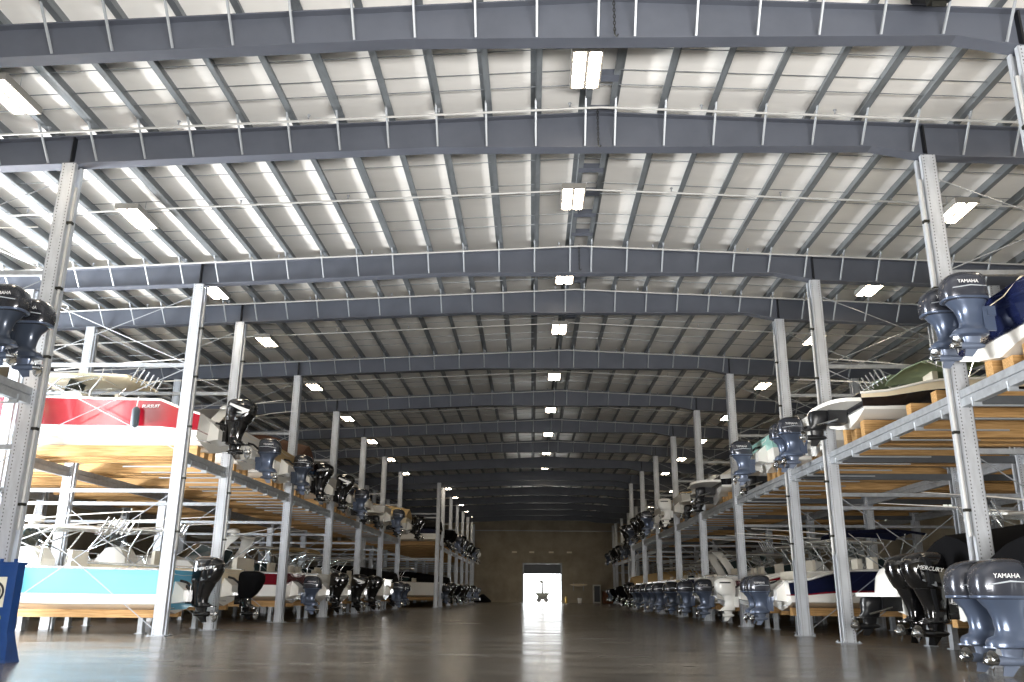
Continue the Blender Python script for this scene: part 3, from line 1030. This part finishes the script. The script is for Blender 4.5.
        wi = MB(); W = hw(.45) - .12
        lo = [(L * .36, W, zz + .02), (L * .46, W * .96, zz + .03), (L * .50, W * .5, zz + .08), (L * .50, -W * .5, zz + .08), (L * .46, -W * .96, zz + .03), (L * .36, -W, zz + .02)]
        hi = [(p[0] - .28, p[1] * .94, p[2] + (.42 if 0 < i < 5 else .3)) for i, p in enumerate(lo)]
        for i in range(5):
            a, b2, c2, d2 = lo[i], lo[i + 1], hi[i + 1], hi[i]
            n_ = Vector((.02, 0, .01))
            wi.loft([[a, b2, c2, d2], [tuple(Vector(p) - n_) for p in (a, b2, c2, d2)]])
        obj('windscreen', wi, M_GLASSD, root)
        fr = MB(); fr.tube(hi, .018, 6)
        obj('windscreen_frame', fr, M_ALU, root, smooth=50)
        se = MB(); se.bbox(.35, .85, -hw(.1) + .3, hw(.1) - .3, zf, .95); se.bbox(.3, .42, -hw(.1) + .3, hw(.1) - .3, .9, zs(.1) + .1)
        if not spec.get('noseat'): obj('stern_seat', se, M_SEAT, root)
        for sg in (1, -1):
            se = MB(); se.bbox(L * .27, L * .33, sg * .6 - .25, sg * .6 + .25, zf, 1.0); se.bbox(L * .26, L * .275, sg * .6 - .25, sg * .6 + .25, 1.0, 1.5)
            obj('seat', se, M_SEAT, root)
        if st == 'bimini':
            th = spec.get('th', 2.3); bx = spec.get('bx', .3)
            bm = MB(); rings = []
            for q in range(7):
                f = -1 + 2 * q / 6
                rings.append([(L * bx + f * spec.get('bl', 1.15), a * B * .43, th + dz - .1 * f * f) for a, dz in ((-1, -.12), (-.85, -.02), (0, .04), (.85, -.02), (1, -.12), (.85, -.04), (0, .02), (-.85, -.04))])
            bm.loft(rings); obj('bimini_canopy', bm, cm, root, smooth=45)
            bl = MB()
            for sg in (1, -1):
                for dx in [q * spec.get('bl', 1.15) / 1.15 for q in (-1.1, -.3, .5, 1.1)]:
                    bl.tube([(L * bx + .1, sg * (hw(.3) - .05), zs(.3) + .02), (L * bx + dx, sg * B * .43, th - .16)], .015, 6)
            obj('bimini_frame', bl, M_ALU, root, smooth=50)
    # ---- extras
    if spec.get('name'):
        txt, tm, sz, tpos, zfr = spec['name']
        me = text_mesh(txt, sz, tm, .004, .2)
        for sg in (1, -1):
            t = tpos
            z = zc(t) + (zs(t) - zc(t)) * zfr
            w1 = cw(t) + .03 + (hw(t) - cw(t) - .03) * (zfr ** 1.4)
            link('hull_lettering', me, root, (t * L, sg * (w1 + .012), z), (PI / 2, 0, 0 if sg < 0 else PI))
    if spec.get('portlight'):
        pm = MB()
        for sg in (1, -1):
            for (t, zfr) in spec['portlight']:
                z = zc(t) + (zs(t) - zc(t)) * zfr
                w1 = cw(t) + .03 + (hw(t) - cw(t) - .03) * (zfr ** 1.4)
                pm.loft([[(t * L + .16 * cxx, sg * (w1 + d), z + .045 * szz) for cxx, szz in ((-1, 0), (-.7, .8), (0, 1), (.7, .8), (1, 0), (.7, -.8), (0, -1), (-.7, -.8))] for d in (-.02, .012)])
        obj('portlight', pm, M_GLASSD, root)
    if spec.get('vent'):
        for sg in (1, -1):
            t = .16; z = zs(t) * .72; w1 = hw(t) * .985
            for q in range(3):
                pm = MB(); pm.box((t * L + q * .14, sg * w1, z), (.05, .03, .28), ry=.35)
                obj('hull_vent', pm, M_CHROME, root)
    if spec.get('flag'):
        f = MB(); f.tube([(.15, -B * .35, Fs), (.0, -B * .35, Fs + .95)], .012, 6)
        obj('flag_staff', f, M_ALU, root)
        f = MB(); rings = []
        for q in range(8):
            u = q / 7
            rings.append([(.02 + .03 * math.sin(u * 5) - .1 * u, -B * .35 + .03 * math.sin(u * 7), Fs + .93 - .55 * u), (.22 - .14 * u + .03 * math.sin(u * 6), -B * .35 + .05 * math.cos(u * 6), Fs + .90 - .62 * u)])
        a = [[r[0], r[1], (r[1][0], r[1][1] + .006, r[1][2]), (r[0][0], r[0][1] + .006, r[0][2])] for r in rings]
        f.loft(a)
        f.mi = [(1 if (i // 4) % 2 else 0) for i in range(len(f.f))]
        obj('flag', f, [M_RDEC, M_WHITE], root)
    if spec.get('coaming'):
        # raised folding coaming panels at the stern corners
        for sg in (1, -1):
            cp = MB(); cp.prism([(.06, Fs), (2.1, Fs + .02), (1.6, Fs + .62), (.1, Fs + .16)], 'y', sg * (hw(.1) - .32) - .02, sg * (hw(.1) - .32) + .02)
            obj('coaming_panel', cp, M_CREAM, root)
    # ---- bunks on the rack
    return root, tx, s, L

HN = {'red': 'red-and-white', 'maroon': 'white-and-maroon', 'sky': 'sky-blue', 'navy': 'navy-hulled', 'black': 'black-hulled', 'teal': 'pale teal', 'white': 'white', 'cream': 'cream', 'blue': 'blue-hulled', 'tan': 'tan'}
EN = {'yam': 'grey', 'yamdk': 'dark grey', 'merc': 'black', 'mercsw': 'black swoosh-marked', 'white': 'white', 'cover': 'black-covered', 'stern': 'stern drive'}
def spec(k, tier, side, ex, hull, eng, style='tt', label=None, **kw):
    d = dict(k=k, y=Y(k), tier=tier, side=side, ex=ex, hull=hull, eng=eng, style=style, label=label)
    d.update(kw)
    return d

A = []
# left rack, upper tier
A += [
 spec(-.5, 'U', 'L', -8.3, 'white', ('yamdk2', 2), 'tt', es=.85, ez=.12),  # darker engine colours here paint in the backlit shade
 spec(2.5, 'U', 'L', -8.0, 'red', ('mercsw', 1), 'tt', es=1.06, ez=.22, L=9.6, B=2.75, Fs=1.2, Fb=1.45, dip=.36, dl=.1, bound=.26, canvas=M_CREAM, th=2.05, tl=1.45, name=('PURSUIT', M_WDEC, .12, .125, .8), stripe='red', transmat=0),
 spec(3.5, 'U', 'L', -8.15, 'white', ('yam', 1), 'bow', deck='cream'),
 spec(4.5, 'U', 'L', -7.95, 'tan', ('yamdk', 1), 'express', L=8),
 spec(5.5, 'U', 'L', -8.05, 'blue', ('merc', 1), 'cover', canvas=M_FABB, ch=1.3),
 spec(6.5, 'U', 'L', -7.9, 'white', ('mercsw', 1), 'tt'),
 spec(7.5, 'U', 'L', -7.8, 'navy', ('yam', 1), 'tt'),
 spec(8.5, 'U', 'L', -8.3, 'cream', ('stern', 1), 'bow'),
 spec(9.5, 'U', 'L', -8.2, 'tan', ('stern', 1), 'cover', canvas=M_FABT),
 spec(10.5, 'U', 'L', -7.6, 'white', ('yam', 1), 'tt'),
 spec(11.5, 'U', 'L', -8.2, 'white', ('stern', 1), 'bow'),
 spec(12.5, 'U', 'L', -7.3, 'cream', ('merc', 1), 'cover', canvas=M_FABT),
]
# left rack, lower tier
A += [
 spec(2.5, 'L', 'L', -8.45, 'sky', ('merc', 1), 'ttbig', es=1.04, ez=.18, L=10, B=2.75, Fs=1.07, Fb=1.3, zo=-.15, bound=.2, th=2.2, tl=1.8, stripe='white', radar=True, transmat=1, transall=True),
 spec(3.5, 'L', 'L', -8.36, 'cream', ('cover', 1), 'tt', Fs=1.05, th=2.2, radar=True),
 spec(5.5, 'L', 'L', -8.15, 'maroon', ('yam', 1), 'express', L=9, bound=.42, B=2.7, Fs=1.05),
 spec(6.5, 'L', 'L', -7.9, 'white', ('merc', 1), 'tt', th=2.2),
 spec(7.5, 'L', 'L', -7.7, 'cream', ('mercsw', 1), 'bimini', canvas=M_FABT),
 spec(8.5, 'L', 'L', -7.6, 'white', ('merc', 1), 'tt', th=2.2),
 spec(9.5, 'L', 'L', -8.3, 'white', ('yamdk', 1), 'bow'),
 spec(10.5, 'L', 'L', -7.4, 'white', ('yam', 1), 'tt', th=2.2, portlight=[(.3, .6), (.42, .6)]),
 spec(11.5, 'L', 'L', -8.2, 'white', ('stern', 1), 'bow'),
 spec(12.5, 'L', 'L', -8.0, 'cream', ('yam', 1), 'cover'),
]
# right rack, upper tier
A += [
 spec(-.5, 'U', 'R', 6.66, 'navy', ('yam2', 2), 'bow', L=9, B=2.7, Fs=.92, Fb=1.2, vent=True, coaming=True, bound=.04, stripe='navy', deck='cream', rails=False, eoff=.62, es=.86, ez=.3, nobracket=True),
 spec(1.5, 'U', 'R', 6.5, 'black', ('stern', 1), 'bimini', L=8.6, B=2.6, Fs=.85, Fb=1.3, canvas=M_FABG, deck='cream', bound=.06, cap=True, dip=.25, dl=.2, stripe='black', rails=False, eoff=.8, hatch=False, zo=.1, noseat=True, plat=.62, th=1.5, bx=.25, bl=.75),
 spec(2.5, 'U', 'R', 6.85, 'white', ('yam2', 2), 'tt', canvas=M_FABG, th=2.1),
 spec(3.5, 'U', 'R', 6.41, 'teal', ('yam', 1), 'bow', Fs=1.0),
 spec(4.5, 'U', 'R', 7.4, 'cream', ('stern', 1), 'bow', Fs=.8),
 spec(5.5, 'U', 'R', 6.3, 'black', ('stern', 1), 'bow', Fs=.85, Fb=1.25, bound=.06, cap=True, stripe='black', dip=.2, hatch=False),
 spec(6.5, 'U', 'R', 6.9, 'white', ('stern', 1), 'tt', th=2.1),
 spec(7.5, 'U', 'R', 7.0, 'white', ('stern', 1), 'bow'),
 spec(8.5, 'U', 'R', 6.55, 'white', ('white', 1), 'tt', th=2.1),
 spec(9.5, 'U', 'R', 7.0, 'tan', ('stern', 1), 'cover', canvas=M_FABT),
 spec(10.5, 'U', 'R', 6.5, 'white', ('yam', 1), 'tt'),
 spec(11.5, 'U', 'R', 6.7, 'navy', ('merc', 1), 'tt'),
 spec(12.5, 'U', 'R', 6.7, 'white', ('merc', 1), 'bow'),
 spec(13.5, 'U', 'R', 6.7, 'white', ('yamdk', 1), 'tt'),
 spec(14.5, 'U', 'R', 6.7, 'maroon', ('merc', 1), 'bow'),
]
# right rack, lower tier
A += [
 spec(-.5, 'L', 'R', 6.55, 'white', ('yam2', 2), 'cover', L=9, ch=.7, flag=False, zo=-.22),
 spec(.5, 'L', 'R', 7.0, 'cream', ('merc2', 2), 'cover', L=9, ch=.8, flag=True, Fs=1.05, B=2.7),
 spec(1.5, 'L', 'R', 7.25, 'white', ('stern', 1), 'tt', L=8.6, Fs=1.0, th=2.25, canvas=M_WHITE, eoff=.95),
 spec(3.5, 'L', 'R', 6.55, 'navy', ('yam2', 2), 'bimini', L=9.4, B=2.7, Fs=1.1, Fb=1.35, canvas=M_FABN, bound=.30, stripe='red', transmat=0, dip=.3),
 spec(4.5, 'L', 'R', 6.4, 'red', ('white', 1), 'tt', th=2.2, dip=.2),
 spec(5.5, 'L', 'R', 6.3, 'white', ('yam', 1), 'tt', th=2.2),
 spec(6.5, 'L', 'R', 6.2, 'white', ('yam', 1), 'bow'),
 spec(7.5, 'L', 'R', 6.15, 'navy', ('yamdk', 1), 'tt', th=2.2),
 spec(8.5, 'L', 'R', 6.1, 'cream', ('yam', 1), 'express'),
 spec(9.5, 'L', 'R', 6.2, 'white', ('yam', 1), 'tt', th=2.2),
 spec(10.5, 'L', 'R', 6.3, 'white', ('yam', 1), 'bow'),
 spec(11.5, 'L', 'R', 6.3, 'white', ('yamdk', 1), 'tt', th=2.2),
 spec(12.5, 'L', 'R', 6.5, 'cream', ('yam', 1), 'bow'),
 spec(13.5, 'L', 'R', 6.5, 'white', ('merc', 1), 'tt', th=2.2),
 spec(14.5, 'L', 'R', 6.4, 'cream', ('cover', 1), 'cover', canvas=M_FABT),
]
rng = random.Random(5)
for side, xf, ks in (('L', XLF, [15.5 + i for i in range(12)]), ('R', XRF, [16.5 + i for i in range(11)])):
    for tier in 'UL':
        for i, k in enumerate(ks):
            s_ = 1 if side == 'L' else -1
            e = rng.choice(['yam', 'merc', 'yamdk', 'merc', 'cover'])
            if side == 'L' and tier == 'U' and i >= 10: e = 'white'
            if side == 'R' and tier == 'L' and i == 5: e = 'white'
            A.append(spec(k, tier, side, xf + s_ * (.75 + rng.uniform(-.15, .2)), rng.choice(['white', 'cream', 'navy', 'white', 'blue']), (e, 1), rng.choice(['tt', 'bow', 'cover']), far=True, th=2.2))

RK = {('L', False): (rackL, XL, XLB), ('R', False): (rackR, XR, XRB), ('L', True): (rackLF, XLF, XLB), ('R', True): (rackRF, XRF, XRB + .5)}
RNM = {('L', False): 'left rack', ('R', False): 'right rack', ('L', True): 'far left rack', ('R', True): 'far right rack'}
count = {}
leg_mb = MB(); leg_mb.bbox(-.06, .06, -.09, .09, 0, .5); leg_mb.bbox(-.1, .1, -.14, .14, 0, .02)
LEG_ME = leg_mb.mesh('bunk_leg', M_GALV)
for d in A:
    far = d.get('far', False)
    key = (d['side'], far)
    rack, xf, xb = RK[key]
    c = (key, d['tier']); n_ = count.get(c, 0); count[c] = n_ + 1
    d['det'] = 2 if d['k'] < 6 else (1 if d['k'] < 14 else 0)
    ek, en = d['eng']
    ek = ek.rstrip('2'); d['eng'] = (ek, en)
    twin = 'twin ' if en == 2 else ''
    stn = {'tt': '', 'ttbig': '', 'bow': '', 'express': ' arch-topped', 'cover': ' canvas-covered', 'bimini': ' canopied'}[d['style']]
    eng_txt = 'stern drive' if ek == 'stern' else ('twin %s outboards' % EN[ek] if en == 2 else 'one %s outboard' % EN[ek])
    d['label'] = '%s%s boat, %s, %s along %s tier of the %s' % (HN[d['hull']], stn, eng_txt, ORD[n_], 'upper' if d['tier'] == 'U' else 'lower', RNM[key])
    d['label'] = d['label'].replace(' boat along', ' along')
    d['group'] = 'boats on the %s tier of the %s' % ('upper' if d['tier'] == 'U' else 'lower', RNM[key])
    root, tx, s, L = boat(d)
    root['s'] = s
    bt = (BUNKTOP_U if d['tier'] == 'U' else BUNKTOP_L) + d.get('zo', 0)
    x0 = max(abs(xf) - .05, abs(tx) + .1) * s
    x1 = xb + s * .2
    if d['tier'] == 'U':
        for yy in (-.55, .55): bunk(rack, x0, x1, d['y'] + yy, bt, bt - 4.44)
        bunk(rack, x0, x1, d['y'], bt - .1, bt - .1 - 4.44, .3)
    else:
        for yy in (-.55, .55):
            bunk(rack, x0, x1, d['y'] + yy, bt, .22 + min(0, d.get('zo', 0)) * .2)
            if d['k'] < 14:
                for xx in (x0 + s * .5, x0 + s * 4.2):
                    lo = link('bunk_leg', LEG_ME, rack, (xx, d['y'] + yy, 0)); lo.scale = (1, 1, 1 + d.get('zo', 0) * 1.6)
# empty berth bunks
for yy in (-.55, .55):
    bunk(rackR, XR + .1, XRB + .2, Y(.5) + yy, BUNKTOP_U, BUNKTOP_U - 4.44)

# fenders on the red and sky-blue boats
def fender(x, y, z0, z1, m, label, r=.1):
    mb = MB()
    h = z1 - z0
    rings = []
    for f, q in ((0, .3), (.06, .75), (.15, 1), (.85, 1), (.94, .75), (1, .3)):
        rings.append([(x + r * q * math.cos(2 * PI * j / 14), y + r * q * math.sin(2 * PI * j / 14), z0 + h * f) for j in range(14)])
    mb.loft(rings)
    o = obj('hanging_fender', mb, m, smooth=50); tag(o, label, 'fender')
    rp = MB(); rp.tube([(x, y, z1), (x, y + .03, z1 + .28)], .012, 6)
    obj('rope', rp, M_WHITE, o)
fender(-10.25, Y(2.5) - 1.42, 5.05, 5.6, mat('dark_grey_fender', '#3b474d', .5), 'dark grey fender hanging on the side of the red boat')
fender(-12.75, Y(2.5) - 1.34, 1.07, 1.5, mat('navy_fender', '#202a48', .5), 'navy fender hanging on the side of the sky-blue boat')

# ------------------------------------------------------------------ blue pedestal at the left edge
def pedestal():
    M_BLUE = mat('blue_machine_paint', '#16407e', .35, .1, coat=.4, var=.2, scale=5)
    x0, x1, y0, y1 = -9.1, -7.86, 13.25, 13.45
    t = empty('blue_pedestal', ((x0 + x1) / 2, y0, 0))
    t.location = (0, 0, 0)
    tag(t, 'blue painted steel pedestal with round emblem sticker before the left rack upright', 'pedestal')
    b = MB(); b.bbox(x0, x1, y0, y1, .1, 1.4)
    b.bbox(x0 - .02, x1 + .02, y0 - .02, y1 + .02, 1.4, 1.44)
    obj('body', b, M_BLUE, t)
    f = MB()
    f.loft([[(x0, y0, .42), (x1, y0, .42), (x1, y1, .42), (x0, y1, .42)], [(x0 - .02, y0 - .02, .3), (x1 + .04, y0 - .02, .3), (x1 + .04, y1, .3), (x0, y1, .3)],
            [(x0 - .1, y0 - .15, .04), (x1 + .13, y0 - .15, .04), (x1 + .13, y1, .04), (x0, y1, .04)], [(x0 - .1, y0 - .15, 0), (x1 + .15, y0 - .15, 0), (x1 + .15, y1, 0), (x0, y1, 0)]])
    obj('flared_foot', f, M_BLUE, t)
    for i in range(5):
        bo = MB(); bo.loft([sering(x1 - .08 - i * .22, y0 + .06, z, .03, .03, 2, 6) for z in (1.44, 1.49)])
        obj('bolt', bo, M_BLUE, t)
    s = MB(); cx, cz = x1 - .30, 1.0
    s.bbox(cx - .17, cx + .17, y0 - .006, y0 - .001, cz - .22, cz + .22, 0)
    def ring(r0, r1, d, mi):
        n = 28
        for j in range(n):
            a, b2 = 2 * PI * j / n, 2 * PI * (j + 1) / n
            P = lambda r, an, yy: (cx + r * math.cos(an), yy, cz + r * math.sin(an))
            s.add([P(r0, a, y0 - d), P(r1, a, y0 - d), P(r1, b2, y0 - d), P(r0, b2, y0 - d)], [(0, 1, 2, 3)], mi)
    ring(.125, .16, .009, 1); ring(.07, .105, .009, 1); ring(0, .04, .009, 1)
    obj('emblem_sticker', s, [mat('sticker_cream', '#d6d2c2', .5), mat('sticker_ink', '#23262c', .5)], t)
    y = MB(); y.box((x1 - .3, y0 - .005, .6), (.34, .006, .05), ry=-.2)
    obj('yellow_mark', y, mat('yellow_paint', '#b59a2e', .5), t)
pedestal()

# ------------------------------------------------------------------ things at the back wall
def back_things():
    # long craft shelved on the wall
    mb = MB(); rings = []
    for q in range(13):
        f = -1 + 2 * q / 12
        w = max(.02, (1 - abs(f) ** 2.5))
        rings.append([(5.6 + f * 1.1, WB - .32 + .2 * w * math.cos(2 * PI * j / 10), 2.05 + .16 * w * math.sin(2 * PI * j / 10) + .05 * f * f) for j in range(10)])
    mb.loft(rings)
    o = obj('canoe', mb, mat('faded_tan_hull', '#e0d0b4', .5), smooth=50)
    tag(o, 'pale canoe-shaped hull on a wall rack beside the back door', 'canoe')
    b = MB()
    for xx in (5.0, 6.2): b.bbox(xx - .04, xx + .04, WB - .55, WB, 1.82, 1.9); b.bbox(xx - .04, xx + .04, WB - .06, WB, 1.4, 2.3)
    obj('wall_mount_bracket', b, M_GALV, o)
    c = empty('gas_cabinet', (7.75, WB - .6, 0))
    tag(c, 'tall narrow dark-fronted cabinet against the back wall', 'cabinet')
    m = MB(); m.bbox(-.45, .45, -.35, .35, 0, 2.1); obj('carcass', m, mat('pale_cabinet', '#c9c8c2', .5), c)
    m = MB(); m.bbox(-.34, .34, -.39, -.35, .15, 1.95)
    d = obj('door', m, M_BLACK, c)
    m = MB(); m.bbox(.26, .3, -.42, -.39, .9, 1.2); obj('handle', m, M_CHROME, d)
    m = MB(); m.bbox(8.4, 9.6, WB - 1.5, WB - .3, 0, 1.35)
    m.bbox(8.38, 9.62, WB - 1.52, WB - .28, 1.3, 1.36)
    for xx in (8.65, 9.35): m.bbox(xx - .05, xx + .05, WB - 1.53, WB - 1.5, 0, 1.3)
    o = obj('wooden_crate', m, mat('brown_crate', '#7b4a2b', .7, var=.3, scale=4)); tag(o, 'brown wooden crate on the floor at the right of the back wall', 'crate')
    m = MB(); m.loft([sering(5.7, WB - .6, z, r, r, 2, 18) for z, r in ((0, .2), (.5, .26), (.52, .27), (.55, .27))])
    o = obj('bucket', m, M_WHITE, smooth=40); tag(o, 'small white bucket on the floor beneath the wall-mounted canoe', 'bucket')
    h = MB(); h.tube([(5.44, WB - .6, .5), (5.6, WB - .75, .68), (5.8, WB - .75, .68), (5.96, WB - .6, .5)], .012, 6); obj('handle', h, M_GALV, o)
    m = MB(); m.loft([sering(4.1, WB - .4, z, r, r, 2, 16) for z, r in ((0, .12), (.55, .12), (.65, .05), (.75, .05))])
    o = obj('extinguisher', m, mat('yellow_cylinder', '#c9a32c', .4), smooth=40); tag(o, 'small yellow cylinder on the floor beside the back door', 'cylinder')
    v = MB(); v.bbox(4.04, 4.16, WB - .44, WB - .36, .75, .85); obj('valve', v, M_BLACK, o)
    for i, xx in enumerate((-2.1, .0, 2.35, 4.55)):
        m = MB(); m.bbox(xx - .3, xx + .3, WB - .05, WB, 5.75, 5.95)
        for q in range(4): m.bbox(xx - .28, xx + .28, WB - .07, WB - .05, 5.78 + q * .045, 5.80 + q * .045)
        o = obj('wall_vent', m, mat('pale_vent', '#e6dcc4', .6))
        tag(o, 'small pale vent high on the back wall, %s of four above the door' % ORD[i], 'vent', 'vents in a row on the back wall')
    # dark covered pile left of the door
    m = MB(); rings = []
    for q in range(9):
        f = -1 + 2 * q / 8
        w = 1 - abs(f) ** 3
        rings.append([(-5.9 + f * 1.1, WB - 1.2 + a * .55 * (.6 + .4 * w), max(0, b2 * (.2 + .6 * w * (1 + .25 * math.sin(5 * f + 1))))) for a, b2 in ((-1, 0), (-.9, .6), (-.3, 1), (.3, .95), (.9, .55), (1, 0))])
    m.loft(rings)
    o = obj('covered_pile', m, M_FABK, smooth=50); tag(o, 'low black tarpaulin-covered heap on the floor left of the back door', 'tarpaulin')
    # cart outside
    c = empty('flatbed_cart', (1.35, WB + 5, 0))
    tag(c, 'dark flat cart with a post standing outside the open back door', 'cart')
    m = MB(); m.loft([[(-.7, -.5, .74), (.7, -.5, .74), (.7, .5, .74), (-.7, .5, .74)], [(-1, -.6, 1.15), (1, -.6, 1.15), (1, .6, 1.15), (-1, .6, 1.15)]]); obj('platform', m, M_CHAIN, c)
    for sx in (-.45, .45):
        m = MB(); m.loft([[(sx + .3 * math.cos(2 * PI * j / 16), y, .3 + .3 * math.sin(2 * PI * j / 16)) for j in range(16)] for y in (-.5, -.35)]); obj('wheel', m, M_RUB, c)
        m = MB(); m.loft([[(sx + .3 * math.cos(2 * PI * j / 16), y, .3 + .3 * math.sin(2 * PI * j / 16)) for j in range(16)] for y in (.35, .5)]); obj('wheel', m, M_RUB, c)
    m = MB(); m.bbox(-.6, .6, -.4, .4, .3, .75); obj('chassis', m, M_CHAIN, c)
    m = MB(); m.tube([(0, 0, .9), (.05, 0, 2.3)], .13, 8); m.tube([(.05, 0, 2.3), (-.1, 0, 2.5), (-.35, 0, 2.45)], .2, 8); obj('post', m, M_CHAIN, c)
back_things()

# ------------------------------------------------------------------ light
def area(name, loc, rot, sx, sy, power, color, spread=PI):
    l = bpy.data.lights.new(name, 'AREA'); l.shape = 'RECTANGLE'; l.size = sx; l.size_y = sy
    l.energy = power; l.color = color; l.spread = spread
    o = bpy.data.objects.new(name, l); COL.objects.link(o)
    o.location = loc; o.rotation_euler = rot
    return o
# daylight standing in the open doorway of the left wall: skylight, and the glare off sunlit paving outside
area('door_daylight_left', (WL - .1, (DOORL[0] + DOORL[1]) / 2, 4.4), (0, -PI / 2, 0), 5.4, 4.6, 4000, (.80, .90, 1.0))
area('door_glare_left', (WL - .05, (DOORL[0] + DOORL[1]) / 2, .9), (0, -PI / 2 - .75, 0), 1.7, 4.6, 7000, (1, .98, .95))
# added uplight in a low unseen front opening, brightens the near ceiling
area('door_glare_front', (2.2, WF + .15, .9), (PI / 2 + 1.0, 0, 0), 9.3, 1.7, 5900, (1, .98, .95))
w = bpy.data.worlds.new('sky'); SC.world = w
w.use_nodes = True
bg = w.node_tree.nodes['Background']
bg.inputs['Color'].default_value = (.95, .98, 1, 1)
bg.inputs['Strength'].default_value = 13.0

# ------------------------------------------------------------------ camera
F_PX, PITCH, YAW, ROLL, HC = 848.185, .2891, -.0247, .0086, 1.0446
cp, sp, cy, sy = math.cos(PITCH), math.sin(PITCH), math.cos(YAW), math.sin(YAW)
Fv = Vector((sy * cp, cy * cp, sp)); Rv = Vector((cy, -sy, 0)); Uv = Rv.cross(Fv)
c_, s_ = math.cos(ROLL), math.sin(ROLL)
R2 = c_ * Rv + s_ * Uv; U2 = -s_ * Rv + c_ * Uv
cam = bpy.data.cameras.new('camera'); cam.sensor_width = 36; cam.sensor_fit = 'HORIZONTAL'; cam.lens = F_PX / 1024 * 36
cam.clip_end = 400
co = bpy.data.objects.new('camera', cam); COL.objects.link(co)
co.matrix_world = Matrix(((R2.x, U2.x, -Fv.x, 0), (R2.y, U2.y, -Fv.y, 0), (R2.z, U2.z, -Fv.z, HC), (0, 0, 0, 1)))
SC.camera = co
SC.view_settings.view_transform = 'Standard'
SC.view_settings.look = 'None'
SC.view_settings.exposure = 0
SC.view_settings.gamma = 1
SC.view_settings.use_curve_mapping = False
SC.cycles.max_bounces = 8
SC.cycles.diffuse_bounces = 4
SC.cycles.use_denoising = True
